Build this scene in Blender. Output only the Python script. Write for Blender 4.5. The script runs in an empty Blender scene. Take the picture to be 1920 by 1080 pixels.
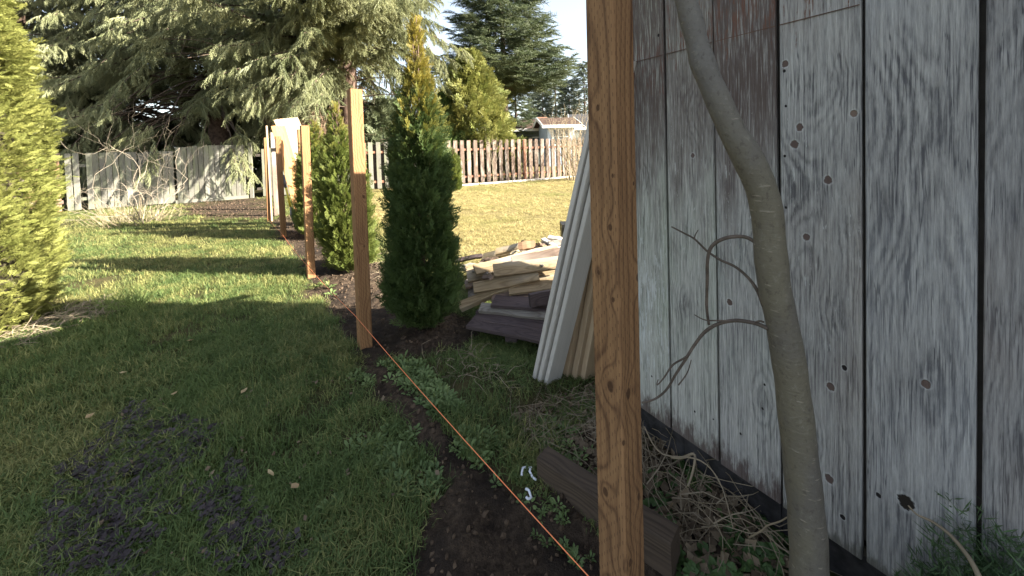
import bpy, bmesh, math, random
import numpy as np
from mathutils import Vector, Matrix

random.seed(11)
rng = np.random.default_rng(11)
SC = bpy.context.scene
COL = SC.collection

# ------------------------------------------------------------------ camera
CAM_Z = 1.5
F_PX, PITCH, ROLL, SHIFT = 693.0, math.radians(1.65), math.radians(-1.7), -243 / 1920
cam_data = bpy.data.cameras.new("camera")
cam = bpy.data.objects.new("camera", cam_data)
COL.objects.link(cam)
SC.camera = cam
cam_data.sensor_width = 36.0
cam_data.lens = 36.0 * F_PX / 1920
cam_data.shift_y = SHIFT
cam_data.clip_start, cam_data.clip_end = 0.05, 2000
CAM_ROT = Matrix.Rotation(math.pi / 2 - PITCH, 3, 'X') @ Matrix.Rotation(ROLL, 3, 'Z')
cam.matrix_world = Matrix.Translation((0, 0, CAM_Z)) @ CAM_ROT.to_4x4()

# ------------------------------------------------------------------ light
SUN_EL, SUN_AZ = math.radians(25.0), math.atan2(0.985, -0.165)
SKY_STRENGTH, SUN_STRENGTH, EXPOSURE = 0.068, 5.0, 2.68
world = bpy.data.worlds.new("World")
SC.world = world
world.use_nodes = True
wn = world.node_tree
sky = wn.nodes.new('ShaderNodeTexSky')
sky.sky_type = 'NISHITA'
sky.sun_disc = False
sky.sun_elevation = SUN_EL
sky.sun_rotation = SUN_AZ
sky.air_density, sky.dust_density, sky.ozone_density = 1.0, 1.4, 1.0
bg = wn.nodes['Background']
bg.inputs['Strength'].default_value = SKY_STRENGTH
hs = wn.nodes.new('ShaderNodeHueSaturation')      # thin high haze: the sky is paler than a clear one
hs.inputs['Saturation'].default_value = 0.60
wn.links.new(sky.outputs[0], hs.inputs['Color'])
wn.links.new(hs.outputs[0], bg.inputs['Color'])
to_sun = Vector((math.sin(SUN_AZ) * math.cos(SUN_EL), math.cos(SUN_AZ) * math.cos(SUN_EL), math.sin(SUN_EL)))
sun_data = bpy.data.lights.new("sun", 'SUN')
sun_data.energy = SUN_STRENGTH
sun_data.angle = math.radians(0.5)
sun_data.color = (1.0, 0.93, 0.80)
sun = bpy.data.objects.new("sun", sun_data)
COL.objects.link(sun)
sun.rotation_euler = to_sun.to_track_quat('Z', 'Y').to_euler()
sun.location = to_sun * 30
vs = SC.view_settings
SC.display_settings.display_device = 'sRGB'
vs.view_transform, vs.look, vs.gamma, vs.exposure = 'Standard', 'None', 1.0, EXPOSURE
vs.use_curve_mapping = False
SC.render.engine = 'CYCLES'
SC.cycles.max_bounces = 6
SC.cycles.transparent_max_bounces = 8
SC.cycles.use_denoising = True

# ------------------------------------------------------------------ survey: sight line of a picture point -> place in the yard
def ray(px, py):
    return CAM_ROT @ Vector(((px - 960) / F_PX, -(py - 540 - SHIFT * 1920) / F_PX, -1.0))

def ground(px, py, z=0.0):
    d = ray(px, py)
    return Vector((0, 0, CAM_Z)) + d * ((z - CAM_Z) / d.z)

def depth(px, py, y):
    d = ray(px, py)
    return Vector((0, 0, CAM_Z)) + d * (y / d.y)

def px_of(P):
    """picture x, y of an array of points (used only to thin out what no one sees and to lay out soil)."""
    R = np.array(CAM_ROT)
    c = (np.asarray(P, float) - np.array([0, 0, CAM_Z])) @ R
    zz = np.minimum(c[:, 2], -1e-3)
    return 960 + F_PX * c[:, 0] / -zz, 540 - F_PX * c[:, 1] / -zz + SHIFT * 1920, -c[:, 2]

# ------------------------------------------------------------------ object helpers
def link(o, parent=None):
    COL.objects.link(o)
    if parent is not None:
        o.parent = parent
    return o

def tag(o, label=None, cat=None, group=None, kind=None):
    for k, v in (('label', label), ('category', cat), ('group', group), ('kind', kind)):
        if v:
            o[k] = v
    return o

def empty(name, loc=(0, 0, 0), rz=0.0):
    o = bpy.data.objects.new(name, None)
    o.empty_display_size = 0.1
    COL.objects.link(o)
    o.location = loc
    o.rotation_euler = (0, 0, rz)
    return o

class MB:
    """collects points and faces, then makes one mesh object."""
    def __init__(self):
        self.v, self.f, self.n = [], [], 0
    def add(self, verts, faces):
        verts = np.asarray(verts, float).reshape(-1, 3)
        self.v.append(verts)
        for f in faces:
            self.f.append(tuple(int(i) + self.n for i in f))
        self.n += len(verts)
    def box(self, lo, hi):
        x0, y0, z0 = lo; x1, y1, z1 = hi
        self.add([(x0,y0,z0),(x1,y0,z0),(x1,y1,z0),(x0,y1,z0),(x0,y0,z1),(x1,y0,z1),(x1,y1,z1),(x0,y1,z1)],
                 [(0,3,2,1),(4,5,6,7),(0,1,5,4),(1,2,6,5),(2,3,7,6),(3,0,4,7)])
    def tube(self, pts, radii, sides=6, cap=True):
        pts = np.asarray(pts, float); n = len(pts)
        radii = np.broadcast_to(np.asarray(radii, float), (n,))
        t = np.gradient(pts, axis=0)
        t /= np.linalg.norm(t, axis=1)[:, None] + 1e-12
        ref = np.array([0, 0, 1.0]) if abs(t[:, 2]).mean() < 0.8 else np.array([1.0, 0, 0])
        u = np.cross(t, ref); u /= np.linalg.norm(u, axis=1)[:, None] + 1e-12
        w = np.cross(t, u)
        a = np.arange(sides) * 2 * math.pi / sides
        ring = pts[:, None, :] + radii[:, None, None] * (np.cos(a)[None, :, None] * u[:, None, :] + np.sin(a)[None, :, None] * w[:, None, :])
        faces = []
        for i in range(n - 1):
            for j in range(sides):
                k = (j + 1) % sides
                faces.append((i*sides+j, i*sides+k, (i+1)*sides+k, (i+1)*sides+j))
        if cap:
            faces.append(tuple(range(sides - 1, -1, -1)))
            faces.append(tuple((n-1)*sides + j for j in range(sides)))
        self.add(ring.reshape(-1, 3), faces)
    def mesh(self, name, mat=None, smooth=False):
        me = bpy.data.meshes.new(name)
        v = np.concatenate(self.v) if self.v else np.zeros((0, 3))
        me.from_pydata(v.tolist(), [], self.f)
        if smooth:
            me.polygons.foreach_set('use_smooth', np.ones(len(me.polygons), bool))
        for m in (mat if isinstance(mat, (list, tuple)) else [mat]):
            if m: me.materials.append(m)
        me.update()
        return me
    def build(self, name, mat=None, parent=None, smooth=False):
        return link(bpy.data.objects.new(name, self.mesh(name, mat, smooth)), parent)

_boxes = {}
def timber_mesh(name, w, t, l, mat, ch=0.003, wob=0.0, slope=0.0, seed=0):
    """sawn piece: local z along its length from 0 to l, x width, y thickness, eased long edges, slight wobble, top cut on a slope."""
    key = (name, round(w, 4), round(t, 4), round(l, 3), mat.name, ch, wob, round(slope, 3), seed)
    if key in _boxes:
        return _boxes[key]
    r = random.Random(hash(key) & 0xffff if seed else 5)
    hw, ht = w / 2, t / 2
    c = min(ch, ht * .6, hw * .6)
    prof = [(-hw+c,-ht),(hw-c,-ht),(hw,-ht+c),(hw,ht-c),(hw-c,ht),(-hw+c,ht),(-hw,ht-c),(-hw,-ht+c)]
    nseg = 4 if wob else 1
    verts, faces = [], []
    for i in range(nseg + 1):
        z = l * i / nseg
        ox, oy = (r.uniform(-wob, wob), r.uniform(-wob, wob)) if wob else (0, 0)
        for x, y in prof:
            zz = z + (slope * x if i == nseg else 0)
            verts.append((x + ox, y + oy, zz))
    for i in range(nseg):
        for j in range(8):
            k = (j + 1) % 8
            faces.append((i*8+j, i*8+k, (i+1)*8+k, (i+1)*8+j))
    faces.append(tuple(range(7, -1, -1)))
    faces.append(tuple(nseg*8 + j for j in range(8)))
    mb = MB(); mb.add(verts, faces)
    _boxes[key] = mb.mesh(name, mat)
    return _boxes[key]

def frame_between(p0, p1, face):
    """matrix whose z runs p0->p1 and whose -y (wide face) looks along FACE."""
    z = (Vector(p1) - Vector(p0)).normalized()
    y = -(Vector(face) - z * Vector(face).dot(z)).normalized()
    x = y.cross(z)
    m = Matrix((x, y, z)).transposed().to_4x4()
    m.translation = Vector(p0)
    return m

def timber(name, p0, p1, w, t, mat, face=(0, 0, 1), parent=None, ch=0.003, wob=0.0, seed=0):
    l = (Vector(p1) - Vector(p0)).length
    o = link(bpy.data.objects.new(name, timber_mesh(name, w, t, l, mat, ch, wob, 0, seed)), parent)
    m = frame_between(p0, p1, face)
    o.matrix_basis = m if parent is None else parent.matrix_basis.inverted() @ m
    return o

def euler_from(X, Y, Z):
    ry = np.arcsin(np.clip(-X[:, 2], -1, 1))
    rx = np.arctan2(Y[:, 2], Z[:, 2])
    rz = np.arctan2(X[:, 1], X[:, 0])
    return np.stack([rx, ry, rz], 1)

def nrm(a):
    return a / (np.linalg.norm(a, axis=-1, keepdims=True) + 1e-9)

def orient(zdir, yhint):
    """euler angles turning local z onto ZDIR with local y near YHINT."""
    Z = nrm(np.asarray(zdir, float))
    X = nrm(np.cross(yhint, Z))
    Y = np.cross(Z, X)
    return euler_from(X, Y, Z)

def scatter(name, pts, eul, scl, meshes, parent=None, idx=None):
    """one object that repeats small leaf or clod meshes on its own points (geometry nodes)."""
    pts = np.asarray(pts, float); n = len(pts)
    me = bpy.data.meshes.new(name)
    me.vertices.add(n)
    me.vertices.foreach_set('co', pts.astype(np.float32).ravel())
    a = me.attributes.new('turn', 'FLOAT_VECTOR', 'POINT'); a.data.foreach_set('vector', np.asarray(eul, np.float32).ravel())
    scl = np.asarray(scl, np.float32)
    if scl.ndim == 1: scl = np.repeat(scl[:, None], 3, 1)
    a = me.attributes.new('size', 'FLOAT_VECTOR', 'POINT'); a.data.foreach_set('vector', scl.ravel())
    if idx is None: idx = rng.integers(0, len(meshes), n)
    a = me.attributes.new('pick', 'INT', 'POINT'); a.data.foreach_set('value', np.asarray(idx, np.int32))
    o = link(bpy.data.objects.new(name, me), parent)
    ng = bpy.data.node_groups.new(name, 'GeometryNodeTree')
    ng.interface.new_socket('Geometry', in_out='INPUT', socket_type='NodeSocketGeometry')
    ng.interface.new_socket('Geometry', in_out='OUTPUT', socket_type='NodeSocketGeometry')
    gi, go = ng.nodes.new('NodeGroupInput'), ng.nodes.new('NodeGroupOutput')
    join = ng.nodes.new('GeometryNodeJoinGeometry')
    for m in reversed(meshes):
        so = bpy.data.objects.new(m.name, m)
        oi = ng.nodes.new('GeometryNodeObjectInfo'); oi.inputs['Object'].default_value = so
        g2i = ng.nodes.new('GeometryNodeGeometryToInstance')
        ng.links.new(oi.outputs['Geometry'], g2i.inputs[0])
        ng.links.new(g2i.outputs[0], join.inputs[0])
    iop = ng.nodes.new('GeometryNodeInstanceOnPoints')
    iop.inputs['Pick Instance'].default_value = True
    def attr(nm, dt):
        k = ng.nodes.new('GeometryNodeInputNamedAttribute'); k.data_type = dt; k.inputs['Name'].default_value = nm
        return k.outputs['Attribute']
    ng.links.new(gi.outputs[0], iop.inputs['Points'])
    ng.links.new(join.outputs[0], iop.inputs['Instance'])
    ng.links.new(attr('pick', 'INT'), iop.inputs['Instance Index'])
    ng.links.new(attr('turn', 'FLOAT_VECTOR'), iop.inputs['Rotation'])
    ng.links.new(attr('size', 'FLOAT_VECTOR'), iop.inputs['Scale'])
    ng.links.new(iop.outputs[0], go.inputs[0])
    md = o.modifiers.new('scatter', 'NODES'); md.node_group = ng
    o['kind'] = 'stuff'
    return o

# ------------------------------------------------------------------ materials
class Mat:
    """small shorthand for building a node material."""
    def __init__(self, name, rough=0.85, spec=0.25):
        self.m = bpy.data.materials.new(name)
        self.m.use_nodes = True
        self.nt = self.m.node_tree
        self.b = self.nt.nodes['Principled BSDF']
        self.out = self.nt.nodes['Material Output']
        self.b.inputs['Roughness'].default_value = rough
        self.b.inputs['Specular IOR Level'].default_value = spec
    def put(self, sock, v):
        if isinstance(v, bpy.types.NodeSocket): self.nt.links.new(v, sock)
        elif v is not None: sock.default_value = v
    def node(self, t, out=0, props=None, **inp):
        n = self.nt.nodes.new(t)
        for k, v in (props or {}).items(): setattr(n, k, v)
        for k, v in inp.items():
            key = int(k[1:]) if k[0] == 'i' and k[1:].isdigit() else k.replace('_', ' ')
            self.put(n.inputs[key], v)
        return n.outputs[out]
    def math(self, op, a, b=0.0, c=0.0, clamp=False):
        return self.node('ShaderNodeMath', props={'operation': op, 'use_clamp': clamp}, i0=a, i1=b, i2=c)
    def vmath(self, op, a, b=(0, 0, 0), out=0):
        return self.node('ShaderNodeVectorMath', out=out, props={'operation': op}, i0=a, i1=b)
    def noise(self, vec, scale=5, detail=3, rough=0.5, dist=0.0, color=False):
        return self.node('ShaderNodeTexNoise', out=1 if color else 0, Vector=vec, Scale=scale, Detail=detail, Roughness=rough, Distortion=dist)
    def ramp(self, v, a, b, lo=0.0, hi=1.0, smooth=True):
        return self.node('ShaderNodeMapRange', props={'interpolation_type': 'SMOOTHSTEP' if smooth else 'LINEAR'}, i0=v, i1=a, i2=b, i3=lo, i4=hi)
    def mix(self, f, a, b, mode='MIX'):
        n = self.nt.nodes.new('ShaderNodeMix'); n.data_type = 'RGBA'; n.blend_type = mode
        self.put(n.inputs[0], f)
        for s, v in ((n.inputs[6], a), (n.inputs[7], b)):
            if isinstance(v, (tuple, list)): v = tuple(v)[:3] + (1.0,)
            self.put(s, v)
        return n.outputs[2]
    def coord(self, out='Object'):
        n = self.nt.nodes.new('ShaderNodeTexCoord'); return n.outputs[out]
    def objinfo(self, out):
        n = self.nt.nodes.new('ShaderNodeObjectInfo'); return n.outputs[out]
    def pos(self):
        n = self.nt.nodes.new('ShaderNodeNewGeometry'); return n.outputs['Position']
    def sep(self, v):
        n = self.nt.nodes.new('ShaderNodeSeparateXYZ'); self.nt.links.new(v, n.inputs[0]); return n.outputs
    def comb(self, x, y, z):
        return self.node('ShaderNodeCombineXYZ', i0=x, i1=y, i2=z)
    def scale3(self, v, s):
        return self.vmath('MULTIPLY', v, s)
    def attr(self, name):
        n = self.nt.nodes.new('ShaderNodeAttribute'); n.attribute_name = name; return n.outputs['Fac']
    def color(self, c): self.put(self.b.inputs['Base Color'], (tuple(c)[:3] + (1.0,)) if isinstance(c, (tuple, list)) else c)
    def bump(self, h, strength=0.5, dist=0.01, normal=None):
        n = self.nt.nodes.new('ShaderNodeBump')
        n.inputs['Strength'].default_value = strength; n.inputs['Distance'].default_value = dist
        self.nt.links.new(h, n.inputs['Height'])
        if normal: self.nt.links.new(normal, n.inputs['Normal'])
        self.nt.links.new(n.outputs[0], self.b.inputs['Normal'])
        return n.outputs[0]
    def leafy(self, col, trans=0.35):
        """leaf surface: part of the light passes through."""
        self.color(col)
        t = self.nt.nodes.new('ShaderNodeBsdfTranslucent'); self.put(t.inputs['Color'], col if isinstance(col, bpy.types.NodeSocket) else tuple(col)[:3] + (1,))
        mx = self.nt.nodes.new('ShaderNodeMixShader'); mx.inputs[0].default_value = trans
        self.nt.links.new(self.b.outputs[0], mx.inputs[1]); self.nt.links.new(t.outputs[0], mx.inputs[2])
        self.nt.links.new(mx.outputs[0], self.out.inputs[0])
        return self.m

def simple(name, c, rough=0.8, var=0.25, scale=8.0, bump=0.0):
    M = Mat(name, rough)
    v = M.noise(M.coord(), scale, 4, 0.6)
    M.color(M.mix(M.ramp(v, .3, .7), tuple(x * (1 - var) for x in c), tuple(x * (1 + var) for x in c)))
    if bump: M.bump(v, bump, 0.01)
    return M.m

def wood(name, light, dark, spacing=0.007, pith=(0.02, 0.06), streak=0.5, ring=0.5, knots=(), rnd=True, bump=0.4, bdist=0.0015,
         rough=0.85, tint=None, tint_amt=0.0, stain=None, paint=None, incised=0.0, grey=None, foot=None, ringsharp=2.0, holes=(), objvar=0.25, wanderk=(.14, .16, 1.3), knot_dark=.85, ringpatch=0.0, local_amp=.016, checks=0.0, knot_long=.62, ragged=0.0):
    """sawn timber cut from a trunk: growth rings round a wandering pith, fibre streaks, knots that push the rings aside."""
    M = Mat(name, rough, 0.2)
    P = M.coord()
    oc = P
    if rnd:
        r = M.objinfo('Random')
        off = M.comb(0.0, 0.0, M.math('MULTIPLY', r, 37.0))
        P = M.vmath('ADD', P, off)
    x, y, z = M.sep(P)
    zs = M.comb(0.0, 0.0, M.math('MULTIPLY', z, 1.0))
    wander = M.node('ShaderNodeSeparateColor', out=0, i0=M.noise(M.scale3(P, (0, 0, 1)), wanderk[2], 2, .5, color=True))
    wnode = wander.node
    wx = M.math('MULTIPLY_ADD', M.math('SUBTRACT', wnode.outputs[0], .5), wanderk[0], -pith[0])
    wy = M.math('MULTIPLY_ADD', M.math('SUBTRACT', wnode.outputs[1], .5), wanderk[1], -pith[1])
    dx, dy = M.math('ADD', x, wx), M.math('ADD', y, wy)
    rad = M.math('SQRT', M.math('ADD', M.math('MULTIPLY', dx, dx), M.math('MULTIPLY', dy, dy)))
    local = M.noise(M.scale3(P, (9, 9, 2.2)), 1.0, 3, .5)
    rad = M.math('MULTIPLY_ADD', M.math('SUBTRACT', local, .5), local_amp, rad)
    kmask = None
    for k in knots:                        # (x, y, z, radius, push)
        kx, ky, kz, kr, ka = k
        d = M.vmath('SUBTRACT', oc, (kx, ky, kz))
        d = M.scale3(d, (1, 1, knot_long))
        ln = M.vmath('LENGTH', d, out=1)
        e = M.math('POWER', 2.718, M.math('MULTIPLY', M.math('MULTIPLY', ln, ln), -1.0 / (2 * (kr * 2.6) ** 2)))
        rad = M.math('MULTIPLY_ADD', e, ka * kr * 3.2, rad)
        km = M.ramp(M.math('MULTIPLY_ADD', M.noise(oc, 90, 2), kr * .5, ln), kr * 1.35, kr * .95)
        kmask = km if kmask is None else M.math('MAXIMUM', kmask, km)
    if ragged:
        rad = M.math('MULTIPLY_ADD', M.math('SUBTRACT', M.noise(M.scale3(P, (90, 90, 22)), 1.0, 3, .6), .5), ragged, rad)
    ph = M.math('MULTIPLY', rad, 2 * math.pi / spacing)
    rg = M.math('POWER', M.math('MULTIPLY_ADD', M.math('SINE', ph), .5, .5), ringsharp)
    if ringpatch:                          # rings weathered out only here and there
        near = M.ramp(M.noise(M.scale3(P, (8, 8, 2.5)), 1.0, 2), .48, .66)
        for kx, ky, kz, kr, ka in knots:
            dk_ = M.vmath('LENGTH', M.scale3(M.vmath('SUBTRACT', oc, (kx, ky, kz)), (1, 1, knot_long)), out=1)
            near = M.math('MAXIMUM', near, M.ramp(dk_, kr * 4.2, kr * 1.2))
        rg = M.math('MULTIPLY', rg, M.math('MULTIPLY_ADD', near, ringpatch, 1 - ringpatch))
    fib = M.noise(M.scale3(P, (210, 210, 9) if checks else (260, 260, 7)), 1.0, 4, .7)
    fib2 = M.noise(M.scale3(P, (105, 105, 2.2) if checks else (70, 70, 1.6)), 1.0, 3, .6)
    blot = M.noise(M.scale3(P, (7, 7, 2.5)), 1.0, 4, .6)
    lum = M.math('ADD', M.math('MULTIPLY', M.math('SUBTRACT', fib, .5), streak * 1.5), M.math('MULTIPLY', M.math('SUBTRACT', fib2, .5), streak * 1.7))
    lum = M.math('SUBTRACT', M.math('ADD', lum, .62), M.math('MULTIPLY', rg, ring))
    lum = M.math('MULTIPLY_ADD', M.math('SUBTRACT', blot, .5), .7, lum, clamp=True)
    if checks:                             # drying cracks and raised grain
        fine = M.noise(M.scale3(P, (300, 300, 16)), 1.0, 4, .75)
        lum = M.math('MULTIPLY_ADD', M.math('SUBTRACT', fine, .5), 1.5 * checks, lum)
        ck = M.math('ABSOLUTE', M.math('SUBTRACT', M.noise(M.scale3(P, (95, 95, 2.0)), 1.0, 3, .6, .4), .5))
        ck = M.math('MULTIPLY', M.ramp(ck, .030, .006), M.ramp(M.noise(M.scale3(P, (12, 12, 4)), 1.0, 3), .42, .62))
        lum = M.math('MULTIPLY_ADD', ck, -.75 * checks, lum, clamp=True)
    col = M.mix(lum, dark, light)
    if objvar:
        r2 = M.objinfo('Random')
        f = M.math('MULTIPLY_ADD', M.math('FRACT', M.math('MULTIPLY', r2, 17.3)), objvar * 2, 1 - objvar)
        col = M.mix(1.0, col, M.comb(f, f, f), 'MULTIPLY')
    ox, oy, oz = M.sep(oc)
    if tint:
        tm = M.ramp(M.noise(M.scale3(P, (3, 3, 1.1)), 1.0, 4, .6), .42, .68)
        col = M.mix(M.math('MULTIPLY', tm, tint_amt), col, tint)
    if stain:                              # (colour, z where it starts, z full)
        c, z0, z1, amt = stain
        sm = M.ramp(M.math('ADD', oz, M.math('MULTIPLY', M.math('SUBTRACT', M.noise(M.scale3(P, (14, 14, 1.4)), 1.0, 5, .65), .5), 1.5)), z0, z1)
        sm = M.math('MULTIPLY', sm, M.ramp(fib, .72, .45, .35, 1))
        col = M.mix(M.math('MULTIPLY', sm, amt), col, c)
    if paint:                              # old paint clinging in flakes: (colour, centre z, spread, threshold)
        for c, pz, sp, th in paint:
            band = M.ramp(M.math('ABSOLUTE', M.math('SUBTRACT', oz, pz)), sp, 0.0, 0.0, 0.35)
            flake = M.math('ADD', M.noise(M.scale3(P, (38, 38, 9)), 1.0, 6, .72), band)
            pm = M.ramp(M.math('SUBTRACT', flake, M.math('MULTIPLY', M.math('SUBTRACT', fib, .5), .9)), th, th + .10)
            col = M.mix(M.math('MULTIPLY', pm, M.ramp(fib, .35, .6, .95, .35)), col, c)
    if grey:
        col = M.mix(M.ramp(M.noise(M.scale3(P, (5, 5, 1.2)), 1.0, 3), .45, .7, 0, grey[3]), col, grey[:3])
    if foot:                               # rot and splash at the foot: (colour, height)
        fm = M.ramp(M.math('ADD', oz, M.math('MULTIPLY', M.math('SUBTRACT', M.noise(M.scale3(P, (45, 45, 9)), 1.0, 5, .7), .5), foot[1] * 3.2)), foot[1], foot[1] * .2)
        col = M.mix(M.math('MULTIPLY', fm, .8), col, foot[0])
    h = M.math('ADD', M.math('MULTIPLY', fib if not checks else M.math('ADD', fib, fine), .8), M.math('SUBTRACT', M.math('MULTIPLY', fib2, .5), M.math('MULTIPLY', rg, .55)))
    if incised:                            # rows of short knife slits from pressure treatment
        def slits(u):
            row = M.math('FLOOR', M.math('MULTIPLY', u, 1 / .0085))
            fu = M.math('ABSOLUTE', M.math('SUBTRACT', M.math('FRACT', M.math('MULTIPLY', u, 1 / .0085)), .5))
            zz = M.math('ADD', M.math('MULTIPLY', oz, 1 / .034), M.math('MULTIPLY', M.math('FLOORED_MODULO', row, 3.0), .333))
            fz = M.math('ABSOLUTE', M.math('SUBTRACT', M.math('FRACT', zz), .5))
            return M.math('MULTIPLY', M.ramp(fu, .16, .05), M.ramp(fz, .17, .12))
        nx = M.sep(M.node('ShaderNodeTexCoord', out=1))
        sl = M.mix(M.math('GREATER_THAN', M.math('ABSOLUTE', nx[0]), .7), M.comb(*(slits(ox),) * 3), M.comb(*(slits(oy),) * 3))
        sl = M.math('MULTIPLY', M.sep(sl)[0], incised)
        col = M.mix(M.math('MULTIPLY', sl, .75), col, tuple(v * .45 for v in dark))
        h = M.math('SUBTRACT', h, M.math('MULTIPLY', sl, .9))
    if kmask is not None:
        kc = M.mix(M.noise(oc, 160, 3), tuple(v * .25 for v in dark), tuple(v * 1.0 for v in dark))
        col = M.mix(M.math('MULTIPLY', kmask, knot_dark), col, kc)
        h = M.math('SUBTRACT', h, M.math('MULTIPLY', kmask, .5 * knot_dark))
    for hx, hz, hr, hc in holes:           # filled knots and nail holes on the broad face
        d = M.scale3(M.vmath('SUBTRACT', oc, (hx, 0, hz)), (1, 0, .8))
        ln = M.math('MULTIPLY_ADD', M.noise(oc, 120, 2), hr * .7, M.vmath('LENGTH', d, out=1))
        if hr > .006:
            col = M.mix(M.math('MULTIPLY', M.ramp(ln, hr * 1.9, hr * 1.3), .25), col, (.62, .62, .60))
        hm = M.ramp(ln, hr * 1.4, hr * 1.15)
        col = M.mix(hm, col, hc)
        h = M.math('SUBTRACT', h, M.math('MULTIPLY', hm, 1.2))
    M.color(col)
    M.bump(h, bump, bdist)
    return M.m

def leaf_mat(name, a, b, c=None, c_at=None, trans=0.3, patch=0.6, rough=0.55):
    """foliage: colour varies from spray to spray and in soft patches."""
    M = Mat(name, rough, 0.3)
    r = M.objinfo('Random')
    loc = M.objinfo('Location')
    f = M.math('ADD', M.math('MULTIPLY', r, .6), M.math('MULTIPLY', M.math('SUBTRACT', M.noise(loc, patch, 3), .3), 1.0), clamp=True)
    col = M.mix(f, a, b)
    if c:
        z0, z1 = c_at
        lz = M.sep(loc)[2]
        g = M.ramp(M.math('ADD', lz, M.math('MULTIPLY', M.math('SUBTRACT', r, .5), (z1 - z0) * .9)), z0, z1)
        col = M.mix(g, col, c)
    return M.leafy(col, trans)

# ------------------------------------------------------------------ the yard's layout
FDIR = Vector((0.619, -0.785, 0))          # line of new posts, towards the camera
FNRM = Vector((0.785, 0.619, 0))           # across that line, away from the lawn
P2 = Vector((-1.155, 2.76, 0))
POSTS = [Vector((0.268, 0.985, 0)), P2, Vector((-2.50, 4.48, 0)), Vector((-4.20, 6.70, 0)), Vector((-5.55, 8.36, 0))]
SA = Vector((0.589, 1.851, 0))             # far corner of the shed's gable wall
SD = Vector((0.545, -0.838, 0)).normalized()   # along the gable wall, towards the camera
SN = Vector((-SD.y, SD.x, 0)) * 1          # into the shed
if SN.x < 0: SN = -SN
CEDARS = [ground(797, 625), ground(662, 505), ground(598, 442)]

def poly_mask(px, py, poly):
    inside = np.zeros(px.shape, bool)
    n = len(poly)
    for i in range(n):
        x0, y0 = poly[i]; x1, y1 = poly[(i + 1) % n]
        c = ((y0 > py) != (y1 > py)) & (px < (x1 - x0) * (py - y0) / (y1 - y0 + 1e-12) + x0)
        inside ^= c
    return inside

def seg_dist(x, y, a, b):
    ax, ay = a[0], a[1]; dx, dy = b[0] - ax, b[1] - ay
    t = np.clip(((x - ax) * dx + (y - ay) * dy) / (dx * dx + dy * dy + 1e-9), 0, 1)
    return np.hypot(x - ax - t * dx, y - ay - t * dy)

def vnoise(x, y, s, seed=0):
    """smooth value noise on the plane."""
    x = np.asarray(x) / s + seed * 17.3; y = np.asarray(y) / s + seed * 7.7
    xi, yi = np.floor(x), np.floor(y); fx, fy = x - xi, y - yi
    fx, fy = fx * fx * (3 - 2 * fx), fy * fy * (3 - 2 * fy)
    def h(a, b):
        v = np.sin(a * 127.1 + b * 311.7 + seed * 3.1) * 43758.5453
        return v - np.floor(v)
    return (h(xi, yi) * (1 - fx) + h(xi + 1, yi) * fx) * (1 - fy) + (h(xi, yi + 1) * (1 - fx) + h(xi + 1, yi + 1) * fx) * fy

def g2(px, py):
    v = ground(px, py); return (v.x, v.y)

PATCH = [g2(*p) for p in ((855, 905), (905, 885), (985, 905), (1075, 960), (1150, 1040), (1240, 1200), (1200, 1400), (760, 1400), (765, 1060), (790, 985))]
NARROW = [g2(*p) for p in ((690, 690), (725, 720), (765, 765), (805, 815), (850, 870), (900, 920))]
CORNER = [g2(*p) for p in ((335, 405), (420, 412), (515, 412), (530, 395), (500, 372), (340, 380))]
SHEDGE = [(0.20, 1.75), (0.42, 2.05), (SA.x, SA.y), (2.7, -1.3), (1.6, -1.3), (.62, .7), (.30, 1.25)]

def soil_at(x, y):
    x = np.asarray(x, float); y = np.asarray(y, float)
    w = (vnoise(x, y, .18, 1) - .5) * .16 + (vnoise(x, y, .05, 2) - .5) * .06
    s = np.zeros(x.shape)
    # dug strip beside the posts
    for a, b in zip(POSTS[1:-1], POSTS[2:]):
        a2, b2 = a + FNRM * .30, b + FNRM * .30
        s = np.maximum(s, np.clip((.40 - seg_dist(x, y, a2, b2) + w * 1.4) / .08, 0, 1))
    s = np.maximum(s, np.clip((.42 - seg_dist(x, y, P2 + FNRM * .30, CEDARS[0]) + w * 1.2) / .08, 0, 1))
    for c in CEDARS[1:]:
        s = np.maximum(s, np.clip((.40 - np.hypot(x - c.x, y - c.y) + w) / .1, 0, 1))
    d = np.min([seg_dist(x, y, a, b) for a, b in zip(NARROW[:-1], NARROW[1:])], axis=0)
    s = np.maximum(s, np.clip((.105 - d + w * .40) / .03, 0, 1))
    for poly, k in ((PATCH, .45), (CORNER, 3.0), (SHEDGE, .6)):
        inside = poly_mask(x + w * k, y + w * k, poly)
        s = np.maximum(s, inside * 1.0)
    return s

def lawn_height(x, y):
    s = soil_at(x, y)
    r = np.hypot(x, y)
    near = np.clip(1 - r / 14, 0, 1)
    h = (vnoise(x, y, 1.4, 3) - .5) * .05 * near
    h += s * ((vnoise(x, y, .22, 4) - .5) * .07 + (vnoise(x, y, .07, 5) - .5) * .045 + (vnoise(x, y, .03, 6) - .5) * .018) * near
    c = CEDARS[0]
    h += .035 * np.exp(-((x - c.x) ** 2 + (y - c.y) ** 2) / .10)
    return h

def hz(x, y): return float(lawn_height(np.array([x]), np.array([y]))[0])

# ------------------------------------------------------------------ ground sheet
def axis(lo, hi, c0, c1, step, grow=1.18):
    mid = list(np.arange(c0, c1 + 1e-6, step))
    a, s = [c0], step
    while a[-1] > lo: s = min(s * grow, 40); a.append(a[-1] - s)
    b, s = [mid[-1]], step
    while b[-1] < hi: s = min(s * grow, 40); b.append(b[-1] + s)
    return np.array(a[:0:-1] + mid + b[1:])

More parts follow.
